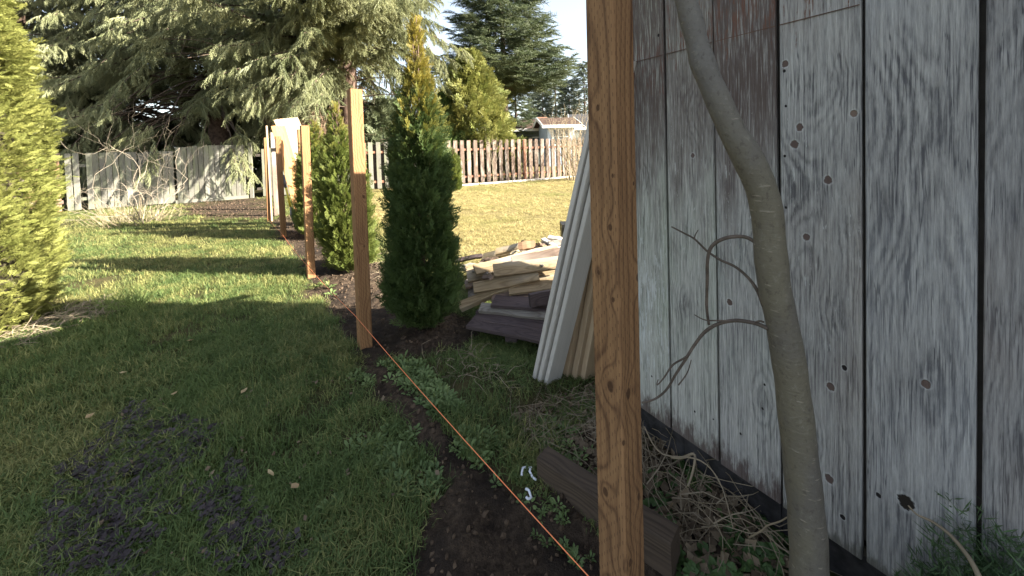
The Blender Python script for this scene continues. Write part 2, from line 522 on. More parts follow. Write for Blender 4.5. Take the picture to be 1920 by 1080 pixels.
def make_ground():
    gx, gy = axis(-300, 300, -3.2, 1.6, .024), axis(-30, 420, .7, 5.6, .024)
    X, Y = np.meshgrid(gx, gy)
    x, y = X.ravel(), Y.ravel()
    z = lawn_height(x, y)
    nx, ny = len(gx), len(gy)
    i = np.arange((ny - 1) * nx).reshape(ny - 1, nx)[:, :-1].ravel()
    quads = np.stack([i, i + 1, i + nx + 1, i + nx], 1)
    me = bpy.data.meshes.new('ground')
    me.vertices.add(len(x)); me.vertices.foreach_set('co', np.stack([x, y, z], 1).astype(np.float32).ravel())
    me.loops.add(quads.size); me.loops.foreach_set('vertex_index', quads.ravel().astype(np.int32))
    me.polygons.add(len(quads)); me.polygons.foreach_set('loop_start', np.arange(0, quads.size, 4, dtype=np.int32))
    me.update(calc_edges=True)
    me.polygons.foreach_set('use_smooth', np.ones(len(quads), bool))
    a = me.attributes.new('soil', 'FLOAT', 'POINT'); a.data.foreach_set('value', soil_at(x, y).astype(np.float32))
    M = Mat('ground_cover', .95, .1)
    p = M.pos()
    s = M.attr('soil')
    n1, n2, n3 = M.noise(p, 2.2, 5, .6), M.noise(p, 28, 6, .7), M.noise(p, 140, 4, .7)
    thatch = M.mix(M.ramp(M.math('ADD', n1, M.math('MULTIPLY', n2, .5)), .5, .95), (.030, .042, .014), (.085, .070, .032))
    px, py, pz = M.sep(p)
    side = M.math('ADD', M.math('MULTIPLY', px, FNRM.x), M.math('MULTIPLY', py, FNRM.y))
    s0 = P2.x * FNRM.x + P2.y * FNRM.y
    dry = M.ramp(M.math('ADD', side, M.math('MULTIPLY', n1, .6)), s0 + 1.3, s0 + 2.3)
    thatch = M.mix(M.math('MULTIPLY', dry, .8), thatch, M.mix(n2, (.16, .13, .055), (.25, .20, .09)))
    dirt = M.mix(M.ramp(M.math('ADD', n2, M.math('MULTIPLY', n3, .4)), .45, .95), (.022, .016, .012), (.105, .074, .050))
    dirt = M.mix(M.ramp(n1, .4, .62), dirt, M.mix(n2, (.016, .012, .010), (.050, .037, .028)))
    M.color(M.mix(s, thatch, dirt))
    M.bump(M.math('ADD', n2, M.math('MULTIPLY', n3, .5)), .9, .03)
    me.materials.append(M.m)
    o = link(bpy.data.objects.new('ground', me))
    tag(o, kind='structure')
make_ground()

# ------------------------------------------------------------------ wood palette
W_POST = wood('treated_post_wood', (.320, .178, .082), (.130, .064, .030), .0085, (.06, .075), .45, .42, rnd=True, incised=.9, bump=.5, ringsharp=2.4, objvar=.12,
              knots=[(-.0445, .01, .42, .007, 1), (0.01, -.0445, 1.05, .007, 1), (.02, -.0445, 1.42, .009, -1)])
def px_on_post(px, py, c):
    """place on the near post's two visible faces -> (x, y, z) in the post's own axes."""
    d = ray(px, py); o = Vector((0, 0, CAM_Z))
    best = None
    for nrm_, ax in ((-FNRM, 'x'), (FDIR, 'y')):
        q = c + nrm_ * .0445
        t = (q - o).dot(nrm_) / d.dot(nrm_)
        h = o + d * t - c
        lx, ly = h.dot(FNRM), h.dot(-FDIR)
        if abs(lx) < .047 and abs(ly) < .047:
            best = (lx, ly, h.z)
    return best
_nk = []
for kx, ky, kr, ka in ((1140, 243, .0065, 1), (1117, 20, .006, 1), (1145, 143, .004, 1), (1118, 335, .005, -1), (1145, 380, .005, 1), (1140, 548, .010, 1.6),
                       (1131, 752, .009, 1.3), (1148, 965, .012, -1.5), (1193, 345, .008, 1.2), (1166, 651, .005, 1), (1194, 760, .007, 1.0), (1178, 880, .007, 1.4), (1175, 560, .010, -1.6), (1185, 165, .004, 1)):
    h = px_on_post(kx, ky, POSTS[0])
    if h: _nk.append((h[0], h[1], h[2], kr, ka))
W_POST0 = wood('near_post_wood', (.295, .165, .078), (.090, .045, .023), .0125, (.055, .030), .65, .42, knots=[(a, b, c, d, e * .55) for a, b, c, d, e in _nk], rnd=False, incised=.8, bump=.55, bdist=.0016, ringsharp=5, objvar=0, wanderk=(.05, .05, .6), local_amp=.007, ragged=.0015)
W_PALE = wood('new_pale_wood', (.43, .33, .22), (.32, .225, .135), .012, (.05, .08), .25, .3, bump=.15, objvar=.12)
W_CEDAR = wood('new_cedar_wood', (.52, .29, .14), (.34, .17, .07), .010, (.05, .08), .3, .3, bump=.15, objvar=.15)
W_WHITE = wood('pale_weathered_board', (.50, .47, .43), (.34, .315, .28), .012, (.04, .09), .28, .22, bump=.2, objvar=.10)
W_GREYFENCE = wood('silvered_fence_wood', (.225, .215, .185), (.095, .088, .072), .011, (.03, .07), .5, .35, bump=.4, objvar=.32, tint=(.19, .21, .12), tint_amt=.55)
W_BROWNFENCE = wood('brown_fence_wood', (.215, .155, .120), (.105, .072, .056), .011, (.03, .07), .5, .3, bump=.4, objvar=.28, grey=(.33, .295, .255, .75))
W_REDRAIL = simple('red_brown_rail', (.25, .120, .075), .8, .25, 14)
W_DARKFENCE = simple('dark_fence_wood', (.060, .050, .042), .9, .35, 12)
W_TANBOARD = wood('old_tan_board', (.38, .29, .175), (.165, .115, .066), .010, (.03, .05), .55, .35, bump=.5, bdist=.003, objvar=.25, grey=(.44, .40, .33, .6))
W_GREYBOARD = wood('old_grey_board', (.30, .27, .23), (.12, .10, .085), .010, (.03, .05), .55, .35, bump=.5, bdist=.003, objvar=.25)
W_DARKBOARD = wood('wet_dark_board', (.115, .085, .082), (.042, .031, .031), .010, (.03, .05), .55, .35, bump=.5, bdist=.003, objvar=.2)
W_TIMBER = wood('brown_garden_timber', (.092, .066, .047), (.036, .026, .019), .009, (.04, .06), .5, .35, bump=.5, bdist=.002, rnd=False, objvar=0)
W_SKID = simple('tarred_skid', (.030, .028, .029), .9, .5, 16, .8)

# ------------------------------------------------------------------ shed: board gable wall, side walls, roof, skids
PLANK, WALL_Z0, EAVE, PITCHM, NPL = 0.2185, 0.195, 2.42, 0.50, 21
S0 = 0.0035
def on_wall(px, py, off=0.0):
    """picture point -> (distance along gable wall, height)."""
    d = ray(px, py); o = Vector((0, 0, CAM_Z))
    t = (SA - SN * off - o).dot(SN) / d.dot(SN)
    h = o + d * t
    return (h - SA).dot(SD), h.z

def make_shed():
    root = empty('wooden_shed', SA, math.atan2(SD.y, SD.x))      # local x along the gable wall, local y = out of the wall or into it
    tag(root, 'old grey wooden shed with weathered vertical boards standing behind the near post', 'shed')
    inn = 1 if Vector((-SD.y, SD.x, 0)).dot(SN) > 0 else -1
    L = NPL * PLANK
    ridge = L / 2
    def top(s): return EAVE + PITCHM * (ridge - abs(s - ridge))
    # knots, nail holes and stains seen on the boards
    marks = {}
    for px, py, r, c in ((1505, 237, .011, 0), (1495, 269, .012, 0), (1557, 335, .011, 0), (1517, 441, .010, 0), (1375, 563, .011, 0), (1305, 292, .009, 0),
                         (1562, 718, .011, 0), (1560, 889, .012, 0), (1588, 683, .007, 1), (1476, 133, .005, 1), (1478, 120, .010, 0), (1479, 198, .004, 1), (1477, 291, .004, 1), (1479, 386, .004, 1),
                         (1481, 490, .004, 1), (1740, 715, .010, 0), (1703, 935, .018, 2), (1651, 922, .006, 1), (1541, 870, .004, 1), (1242, 68, .006, 1), (1444, 324, .006, 1), (1585, 960, .007, 1),
                         (1605, 212, .009, 3), (1309, 768, .004, 1), (1344, 782, .003, 1), (1395, 807, .004, 1), (1436, 760, .004, 1), (1440, 716, .004, 1), (1228, 703, .004, 1)):
        s, z = on_wall(px, py)
        i = int((s - S0) // PLANK)
        col = ((.105, .075, .065), (.020, .017, .016), (.022, .018, .014), (.16, .115, .09))[c]
        marks.setdefault(i, []).append((s - S0 - (i + .5) * PLANK, z - WALL_Z0, r, col))
    swirls = {1: [(.0, 1.15, .02, 1.2)], 2: [(.02, 1.62 - .2, .030, 1.3), (-.05, .6, .02, -1.0)], 3: [(.03, .9, .025, -1.0), (-.04, 1.5, .02, 1.2), (.06, .35, .03, -1.2)],
              4: [(-.05, 1.15, .035, 1.4), (.03, .75, .02, 1.2), (-.03, .30, .025, -1.3), (.05, 1.48, .02, -1.0)],
              5: [(-.02, 1.36, .050, 1.3), (-.05, 1.02, .032, 1.1), (.05, .62, .032, -.7), (-.02, .18, .026, .7)],
              6: [(.0, 1.62, .06, 1.5), (.03, .5, .05, -1.4), (.08, 1.1, .04, 1.0)], 0: [(.02, 1.0, .02, 1)]}
    palette = {   # light, dark, tint, tint amount, stain amount, pith
        0: ((.42, .41, .37), (.095,.088,.08), (.30, .33, .27), .5, .85, (.02, .05)),
        1: ((.50, .495, .445), (.12,.115,.105), (.33, .37, .28), .6, .95, (.03, .05)),
        2: ((.49, .48, .435), (.115,.11,.105), (.36, .39, .32), .6, .75, (-.01, .045)),
        3: ((.45, .435, .405), (.105,.10,.10), (.33, .36, .32), .5, .95, (.04, .06)),
        4: ((.42, .41, .385), (.09,.087,.09), (.28, .30, .28), .4, .45, (-.03, .05)),
        5: ((.39, .38, .362), (.085, .083, .088), (.36, .37, .38), .4, .35, (.02, .035)),
        6: ((.325, .316, .304), (.08, .078, .083), (.22, .21, .205), .4, .2, (.0, .05)),
    }
    r = random.Random(4)
    rest = None
    for i in range(NPL):
        holes = marks.get(i, ())
        j, i = i, i + 1
        if i in palette:
            lt, dk, tn, ta, sa, pith = palette[i]
            if i in (4, 6): tn, ta = (.235, .20, .175), .5
            kn = [(x, -.011, z, rr, a) for x, z, rr, a in swirls.get(i, ())]
            paint = None
            if i in (2, 3, 4): paint = [((.135, .066, .046), 1.78, .34, .84 if i != 4 else .90), ((.46, .46, .44), 1.0, 1.2, .97)]
            elif i in (0, 1): paint = [((.115, .056, .044), 1.66, .35, .85), ((.52, .53, .51), .5, 1.0, .86)]
            mat = wood('shed_board_wood', lt, dk, (.011, .012, .011, .012, .012, .017, .014)[i], pith, .72, .40, knots=[(a, b, c, d * .72, e * .5) for a, b, c, d, e in kn], rnd=False, bump=.8, bdist=.0028,
                       tint=tn, tint_amt=ta, stain=((.085, .062, .054), .75 if i < 4 else 1.5, 1.55 if i < 4 else 2.6, sa), paint=paint, holes=holes, ringsharp=1.6, objvar=0,
                       foot=((.055, .030, .026), .10) if i in (0, 1, 2, 3) else ((.09, .085, .07), .05), wanderk=(.06, .05, .5), knot_dark=0, ringpatch=1.0, local_amp=.010, checks=.95, knot_long=.5, ragged=.015)
            if i == 6: rest = mat
        else:
            mat = rest
        i = j
        s = S0 + (i + .5) * PLANK
        gap = r.choice((.006, .0075, .009, .010))
        w = PLANK - gap
        l = top(s) - WALL_Z0 - .02
        me = timber_mesh('plank', w, .022, l, mat, .0028, .0006, PITCHM * (1 if s < ridge else -1), seed=i + 1)
        o = link(bpy.data.objects.new('plank', me), root)
        o.location = (s, -inn * (.011 + r.uniform(0, .004)), WALL_Z0 + r.uniform(-.004, .004))
        o.rotation_euler = (r.uniform(-.0012, .0012), r.uniform(-.0018, .0018), r.uniform(-.022, .022))
    # cut line left where siding was pieced in
    mb = MB()
    for i in range(0, 4):
        s = S0 + i * PLANK + .006
        mb.box((s, -inn * .0282 if inn > 0 else .0262, 1.893 - .0012), (s + PLANK - .012, -inn * .0262 if inn > 0 else .0282, 1.893 + .0012))
    mb.build('cut_line', simple('cut_line_brown', (.10, .055, .04)), root)
    dark = simple('shed_inner_wood', (.055, .048, .042), .9, .3, 10)
    side = simple('shed_side_wood', (.24, .225, .205), .9, .3, 6)
    D = 1.96
    mb = MB()                              # sheathing behind the boards
    y0, y1 = sorted((inn * .004, inn * .03))
    n = 24
    for i in range(n):
        a, b = L * i / n, L * (i + 1) / n
        za, zb = top(a) - .05, top(b) - .05
        mb.add([(a, y0, .24), (b, y0, .24), (b, y1, .24), (a, y1, .24), (a, y0, za), (b, y0, zb), (b, y1, zb), (a, y1, za)],
               [(0,3,2,1),(4,5,6,7),(0,1,5,4),(1,2,6,5),(2,3,7,6),(3,0,4,7)])
    mb.build('sheathing', dark, root)
    for s, nm in ((.012, 'side_wall'), (L - .012, 'side_wall')):
        for k in range(7):
            w = (D - .04) / 7
            b = MB(); ya, yb = sorted((inn * (.035 + k * w), inn * (.035 + (k + 1) * w - .006)))
            b.box((s - .011, ya, WALL_Z0), (s + .011, yb, EAVE - .03))
            b.build('plank', side, root)
    mb = MB(); ya, yb = sorted((inn * (D - .02), inn * D))
    mb.add([(0, ya, .2), (L, ya, .2), (L, yb, .2), (0, yb, .2), (0, ya, top(0)-.05), (L, ya, top(L)-.05), (L, yb, top(L)-.05), (0, yb, top(0)-.05), (ridge, ya, top(ridge)-.05), (ridge, yb, top(ridge)-.05)],
           [(0,1,5,8,4), (3,7,9,6,2), (0,3,2,1), (0,4,7,3), (1,2,6,5), (4,8,9,7), (8,5,6,9)])
    mb.build('back_wall', side, root)
    roof = simple('shed_roof_felt', (.075, .07, .068), .95, .25, 20)
    for sgn in (0, 1):
        b = MB()
        sA, sB = (-.10, ridge) if sgn == 0 else (L + .10, ridge)
        zA, zB = EAVE - .05, top(ridge)
        ya, yb = sorted((-inn * .10, inn * (D + .08)))
        b.add([(sA, ya, zA), (sB, ya, zB), (sB, yb, zB), (sA, yb, zA), (sA, ya, zA + .06), (sB, ya, zB + .06), (sB, yb, zB + .06), (sA, yb, zA + .06)],
              [(0,3,2,1),(4,5,6,7),(0,1,5,4),(1,2,6,5),(2,3,7,6),(3,0,4,7)])
        b.build('roof', roof, root)
    # skids and floor joist under the wall
    for y_, z0, z1, s0, s1 in ((.045, .02, .155, -.02, 1.02), (.09, -.05, .12, 1.06, L), (1.2, -.05, .15, -.02, L)):
        b = MB()
        ya, yb = sorted((inn * y_, inn * (y_ + .10)))
        n = 8; rr = random.Random(3)
        for i in range(n):
            a, c = s0 + (s1 - s0) * i / n, s0 + (s1 - s0) * (i + 1) / n
            b.box((a + (.0006 if i else 0), ya + rr.uniform(-.004, .004), z0), (c, yb, z1 + rr.uniform(-.006, .006)))
        b.build('skid', W_SKID, root)
    b = MB(); ya, yb = sorted((inn * .03, inn * (D - .03))); b.box((.02, ya, .165), (L - .02, yb, .20)); b.build('floor_deck', dark, root)
make_shed()

# ------------------------------------------------------------------ new fence posts and string line
POST_ANG = math.atan2(FNRM.y, FNRM.x)
def fence_post(p, h, label, mat, lean=(0, 0), w=.089):
    o = link(bpy.data.objects.new('fence_post', timber_mesh('fence_post', w, w, h + .25, mat, .005, .0012, seed=int(h * 1000))))
    o.location = (p.x, p.y, -.25)
    o.rotation_euler = (lean[0], lean[1], POST_ANG)
    tag(o, label, 'fence post', 'new fence posts set along the string line')
    return o
fence_post(POSTS[0], 2.15, 'big knotty brown fence post up close in front of the shed boards', W_POST0).location.z = -.25
fence_post(POSTS[1], 1.965, 'brown fence post nearest the tall dark columnar cedar, lower part in shade', W_POST)
fence_post(POSTS[2], 1.84, 'sunlit orange fence post standing before the stack of leaning pale boards', W_POST, (.008, 0))
fence_post(POSTS[3], 1.83, 'sunlit orange fence post left of the yellow handled tool', W_POST, (0, -.01))
fence_post(POSTS[3] + Vector((.17, .42, 0)), 1.97, 'taller orange fence post close behind another post by the leaning pale boards', W_POST, (0, -.012))
fence_post(POSTS[4], 1.89, 'farthest sunlit orange post of the new row, next to the thin white stake', W_POST, (0, .004))

def string_line():
    L = -FNRM * .048
    pts = []
    def on_line(px, py):
        d = ray(px, py); c = Vector((0, 0, CAM_Z))
        return c + d * ((POSTS[1] + L - c).dot(FNRM) / d.dot(FNRM))
    qa, qb = on_line(1103, 1080), on_line(666, 592)
    q0 = qa + (qa - qb).normalized() * .25
    stops = [(q0, q0.z), (qa, qa.z), (qb, qb.z), (POSTS[2] + L, .16), (POSTS[3] + L, .10), (POSTS[4] + L, .07)]
    for (a, za), (b, zb) in zip(stops[:-1], stops[1:]):
        for t in np.linspace(0, 1, 8)[:-1]:
            q = a.lerp(b, t); sag = -.012 * 4 * t * (1 - t) * (b - a).length / 2.3
            pts.append((q.x, q.y, za + (zb - za) * t + sag))
    pts.append((stops[-1][0].x, stops[-1][0].y, stops[-1][1]))
    mb = MB(); mb.tube(pts, .0017, 5)
    M = Mat('orange_string', .6); M.color((.85, .26, .11))
    o = mb.build('string_line', M.m)
    tag(o, 'thin orange builders string stretched low along the row of posts', 'string')
string_line()

# white stake beside the far post, old brown gate frame behind
a = ground(510, 415); o = timber('white_stake', (a.x, a.y, -.1), (a.x - .05, a.y + .05, 2.16), .036, .03, W_PALE, (.6, -.8, 0))
tag(o, 'tall thin pale stake standing between the orange far posts', 'stake')
gf = empty('old_gate_frame', (-5.9, 9.3, 0)); tag(gf, 'dark brown old post and rail frame behind the far orange posts', 'gate frame')
timber('post', (-5.86, 9.1, -.1), (-5.86, 9.1, 2.05), .10, .10, W_BROWNFENCE, (.6, -.8, 0), gf)
timber('post', (-6.5, 10.1, -.1), (-6.5, 10.1, 1.95), .10, .10, W_BROWNFENCE, (.6, -.8, 0), gf)
timber('rail', (-5.86, 9.03, 1.62), (-5.35, 8.75, 1.62), .09, .04, W_BROWNFENCE, (.6, -.8, 0), gf)

# ------------------------------------------------------------------ garden timber by the near post
TA, TB = ground(1005, 860, .115), ground(1257, 1026, .125)
d_ = (TB - TA).normalized(); n_ = Vector((-d_.y, d_.x, 0))
if n_.y < 0: n_ = -n_
o = timber('garden_timber', TA + n_ * .05 + Vector((0, 0, -.068)), TB + n_ * .05 + Vector((0, 0, -.066)), .10, .15, W_TIMBER, n_ * -1, None, .006, .0015, 3)
o2 = o
# the wide face is the side; turn so that thickness .15 stands up
o.data = timber_mesh('garden_timber', .135, .09, (TB - TA).length, W_TIMBER, .006, .0015, seed=3)
tag(o, 'dark brown square garden timber lying on the soil behind the near post', 'timber')

# ------------------------------------------------------------------ boundary fences
def board_line(root, p0, p1, pitch, w, t, hfun, mat, off, skip=(), zb=.03, name='board', jit=.004, seed=1, shape=0):
    r = random.Random(seed)
    d = (p1 - p0); L = d.length; d.normalize()
    nr = Vector((-d.y, d.x, 0))
    if nr.y > 0: nr = -nr                  # towards the camera
    n = int(L / pitch)
    for i in range(n):
        if i in skip: continue
        c = p0 + d * ((i + .5) * pitch) + nr * (off + r.uniform(-jit, jit))
        h = hfun((i + .5) / n) + r.uniform(-.012, .012)
        h = round(h / .04) * .04
        o = link(bpy.data.objects.new(name, timber_mesh(name, w, t, h - zb, mat, .003, .003, seed=1 + i % 5)), root)
        m = frame_between((c.x, c.y, zb), (c.x + r.uniform(-.008, .008), c.y, h), nr)
        o.matrix_basis = root.matrix_basis.inverted() @ m
def rails(root, p0, p1, heights, off, mat, w=.09, t=.04):
    d = (p1 - p0); d.normalize(); nr = Vector((-d.y, d.x, 0))
    if nr.y > 0: nr = -nr
    for h in heights:
        a, b = p0 + nr * off, p1 + nr * off
        timber('rail', (a.x, a.y, h), (b.x, b.y, h), w, t, mat, nr, root)

LF0, LF1 = ground(128, 397), ground(470, 371)
RF0, RF1 = ground(690, 356), ground(1108, 329)
fl = empty('grey_board_fence', LF0); tag(fl, 'silver grey solid board fence with dappled sun under the big spruces', 'fence')
mid = LF0.lerp(LF1, .56)
board_line(fl, LF0, mid, .142, .130, .018, lambda t: 1.72 - .02 * t, W_GREYFENCE, .02, skip=(2,), seed=2, jit=.012)
board_line(fl, mid, LF1, .142, .130, .018, lambda t: 1.83 + .07 * t, W_GREYFENCE, .05, seed=3, zb=.10, jit=.012)
rails(fl, LF0, LF1, (.35, 1.35), -.02, W_GREYFENCE)
timber('kick_board', (mid.x, mid.y - .09, .03), (LF1.x, LF1.y - .09, .03), .16, .03, W_GREYFENCE, (.3, -.9, 0), fl)
timber('post', (LF1.x + .06, LF1.y, 0), (LF1.x + .06, LF1.y, 1.95), .10, .10, W_GREYFENCE, (.3, -.9, 0), fl)

fb = empty('brown_board_fence', LF0 + Vector((-2.6, -1.5, 0))); tag(fb, 'newer tan brown board fence half hidden behind the golden hedge', 'fence')
bl0, bl1 = LF0 + Vector((-2.8, -1.62, 0)), LF0 + Vector((-.06, -.03, 0))
W_NEWFENCE = wood('newer_fence_wood', (.40, .25, .15), (.24, .14, .08), .011, (.03, .07), .35, .3, bump=.3, objvar=.15)
board_line(fb, bl0, bl1, .142, .138, .018, lambda t: 1.72, W_NEWFENCE, .03, seed=5)
rails(fb, bl0, bl1, (.3, 1.0, 1.68), .06, W_BROWNFENCE, .10, .03)

fm = empty('dark_board_fence', LF1 + Vector((.25, .1, 0))); tag(fm, 'shaded dark board fence between the grey fence and the slatted fence', 'fence')
board_line(fm, LF1 + Vector((.22, .08, 0)), RF0 + Vector((-.1, -.03, 0)), .146, .138, .02, lambda t: 1.74, W_GREYFENCE, .0, skip=(0,), seed=7)
rails(fm, LF1 + Vector((.2, .06, 0)), RF0 + Vector((-.1, -.03, 0)), (.3, 1.5), -.05, W_DARKFENCE)

fr = empty('slatted_fence', RF0); tag(fr, 'brown shadowbox fence of spaced upright boards across the sunny back lawn', 'fence')
L = (RF1 - RF0).length; nb = int(L / .295)
def rh(t): return 1.88
third = RF0.lerp(RF1, .30)
board_line(fr, RF0, third, .295, .165, .02, rh, W_GREYFENCE, .055, seed=8)
board_line(fr, third, RF1, .295, .165, .02, rh, W_BROWNFENCE, .055, seed=9)
board_line(fr, RF0 + (RF1 - RF0).normalized() * .147, RF1, .295, .165, .02, lambda t: 1.80, W_DARKFENCE, -.055, seed=10, name='back_board')
rails(fr, RF0, RF1, (.30, 1.48), .0, W_REDRAIL, .09, .06)
for t, m in ((-.004, W_REDRAIL), (.305, W_BROWNFENCE), (.655, W_REDRAIL), (.99, W_REDRAIL)):
    q = RF0.lerp(RF1, t)
    timber('post', (q.x, q.y - .09, 0), (q.x, q.y - .09, 1.86), .10, .10, m, (.3, -.9, 0), fr)

e0, e1 = ground(855, 350), ground(1085, 332)
mb = MB(); d = (e1 - e0).normalized(); n = Vector((d.y, -d.x, 0))
for i in range(12):
    a, b = e0.lerp(e1, i / 12 + .002), e0.lerp(e1, (i + 1) / 12 - .002)
    q = [a, b, b - n * .14, a - n * .14]
    mb.add([(v.x, v.y, -.03) for v in q] + [(v.x, v.y, .07) for v in q], [(0,1,2,3)[::-1],(4,5,6,7),(0,1,5,4),(1,2,6,5),(2,3,7,6),(3,0,4,7)])
o = mb.build('edging_kerb', simple('pale_edging', (.50, .46, .40), .9, .2, 6))
tag(o, 'low pale edging strip at the foot of the slatted fence', 'edging')

# ------------------------------------------------------------------ houses beyond the fences
W_ROOF = simple('brown_shingle_roof', (.060, .036, .028), .95, .35, 3, .3)
W_WALLB = simple('pale_blue_siding', (.36, .42, .50), .8, .06, 2)
W_WALLG = simple('green_grey_siding', (.14, .16, .15), .8, .08, 2)
W_TRIM = simple('white_trim', (.80, .80, .78), .6, .05, 3)
W_GLASS = Mat('window_glass', .08, .6); W_GLASS.color((.06, .075, .09)); W_GLASS = W_GLASS.m
W_BRICK = simple('chimney_brick', (.36, .20, .14), .9, .3, 12)

def gable_house(name, label, loc, rz, w, d, eave, pitch, wall, roof, wins=(), chimney=None, over=.45):
    """local x along the ridge, local -y is the front."""
    root = empty(name, loc, rz); tag(root, label, 'house')
    rt = eave + pitch * d / 2
    b = MB()
    b.add([(0,0,0),(w,0,0),(w,d,0),(0,d,0),(0,0,eave),(w,0,eave),(w,d,eave),(0,d,eave),(0,d/2,rt),(w,d/2,rt)],
          [(0,1,5,4),(2,3,7,6),(1,2,6,9,5),(3,0,4,8,7),(4,5,9,8),(6,7,8,9)])
    b.build('wall', wall, root)
    for sg in (-1, 1):
        y0 = -over if sg < 0 else d + over
        z0 = eave - pitch * over
        b = MB()
        b.add([(-over,y0,z0+.05),(w+over,y0,z0+.05),(w+over,d/2,rt+.05),(-over,d/2,rt+.05),(-over,y0,z0+.17),(w+over,y0,z0+.17),(w+over,d/2,rt+.17),(-over,d/2,rt+.17)],
              [(0,3,2,1),(4,5,6,7),(0,1,5,4),(1,2,6,5),(2,3,7,6),(3,0,4,7)])
        ro = b.build('roof', roof, root)
        f = MB(); yy = y0 - .03 if sg < 0 else y0 + .03
        f.box((-over - .03, min(y0, yy), z0 - .06), (w + over + .03, max(y0, yy), z0 + .16)); f.build('fascia', W_TRIM, root)
        for xe in (-over - .04, w + over + .005):
            f = MB(); dz = .22
            f.add([(xe,y0,z0-.05),(xe+.035,y0,z0-.05),(xe+.035,d/2,rt-.05),(xe,d/2,rt-.05),(xe,y0,z0-.05+dz+.04),(xe+.035,y0,z0-.05+dz+.04),(xe+.035,d/2,rt-.05+dz+.04),(xe,d/2,rt-.05+dz+.04)],
                  [(0,3,2,1),(4,5,6,7),(0,1,5,4),(1,2,6,5),(2,3,7,6),(3,0,4,7)])
            f.build('barge_board', W_TRIM, root)
    for side, p, z0, ww, hh, nx, ny in wins:
        f = MB(); g = MB()
        def bx(m, a0, a1, z_0, z_1, o0, o1):
            if side == 'front': m.box((a0, -o1, z_0), (a1, -o0, z_1))
            else: m.box((w + o0, a0, z_0), (w + o1, a1, z_1))
        bx(f, p - .08, p, z0 - .08, z0 + hh + .08, 0, .06); bx(f, p + ww, p + ww + .08, z0 - .08, z0 + hh + .08, 0, .06)
        bx(f, p, p + ww, z0 - .08, z0, 0, .058); bx(f, p, p + ww, z0 + hh, z0 + hh + .08, 0, .058)
        for k in range(1, nx): bx(f, p + ww * k / nx - .02, p + ww * k / nx + .02, z0, z0 + hh, .02, .05)
        for k in range(1, ny): bx(f, p, p + ww, z0 + hh * k / ny - .02, z0 + hh * k / ny + .02, .02, .048)
        fo = f.build('window', W_TRIM, root)
        bx(g, p, p + ww, z0, z0 + hh, .005, .02); g.build('pane', W_GLASS, fo)
    if chimney:
        b = MB(); cx, cy, ch = chimney
        b.box((cx, cy, eave), (cx + .8, cy + .6, rt + ch)); b.box((cx - .06, cy - .06, rt + ch), (cx + .86, cy + .66, rt + ch + .12))
        b.build('chimney', W_BRICK, root)
    return root
h0 = depth(985, 240, 31)
gable_house('ranch_house', 'low house with brown roof, white trim and gridded window beyond the slatted fence', (h0.x - 3.2, 31.5, 0), .12, 8.0, 7.0, 3.05, .27, W_WALLG, W_ROOF,
            [('front', 3.6, 1.2, .9, 1.1, 1, 1), ('front', 5.0, 1.2, .5, 1.1, 1, 1)], (5.1, 3.6, .25))
hb = depth(1026, 236, 27)
gable_house('house_wing', 'pale blue gabled house wing with gridded window and white barge boards', (hb.x + .1, 28.0, 0), .12, 2.1, 3.4, 3.1, .32, W_WALLB, W_ROOF, [('front', .45, 1.65, 1.2, 1.15, 3, 2)])
hc = depth(1078, 220, 36)
gable_house('grey_house', 'dark blue grey house with plain gable at right beyond the bare shrub', (hc.x, 36, 0), -.1, 9, 7, 3.3, .4, simple('slate_blue_siding', (.13, .16, .21), .8, .08, 2), simple('slate_roof', (.045, .045, .05), .95, .2, 3))
hd = depth(228, 252, 30)
gable_house('low_grey_house', 'low grey roofed house seen under the spruce branches behind the grey fence', (hd.x - 1.0, 30, 0), .25, 8, 8, 2.35, .28, simple('grey_siding', (.22, .23, .25), .8, .08, 2), simple('grey_roof', (.15, .155, .175), .95, .2, 3))

# ------------------------------------------------------------------ leaf and twig pieces that the plants repeat
def unit(v): v = np.asarray(v, float); return v / (np.linalg.norm(v) + 1e-9)

def diamond(mb, p, d, n, l, w):
    d = unit(d); s = unit(np.cross(d, n)); p = np.asarray(p, float)
    mb.add([p, p + d * l * .45 + s * w, p + d * l, p + d * l * .45 - s * w], [(0, 1, 2, 3)])

def frond_mesh(name, mat, seed, pairs=9, side=.42, width=.028, curl=.25, sub=3):
    """flat scale-leaf spray (thuja): stem up z, branchlets in the xz plane, tip curling towards +y."""
    r = random.Random(seed); mb = MB()
    def stem(t): return np.array([.06 * math.sin(t * 3 + seed), curl * t * t * .5, t])
    prev = stem(0)
    for i in range(1, 7):
        q = stem(i / 6); diamond(mb, prev, q - prev, (0, 1, .1), np.linalg.norm(q - prev) * 1.25, width * .55); prev = q
    for i in range(pairs):
        t = .12 + .84 * i / pairs
        for sg in (-1, 1):
            a = math.radians(r.uniform(32, 52)); L = side * (1 - t * .68) * r.uniform(.75, 1.15)
            d = np.array([sg * math.sin(a), r.uniform(-.25, .35), math.cos(a)])
            p = stem(t + r.uniform(-.02, .02))
            for k in range(sub):
                q = p + d * L * k / sub * .9
                dd = d + np.array([sg * (.35 if k % 2 else -.3), r.uniform(-.3, .3), .1])
                diamond(mb, q, dd, (r.uniform(-.3, .3), 1, r.uniform(-.3, .3)), L * (.62 if k else .55), width * r.uniform(.8, 1.2))
    return mb.mesh(name, mat)

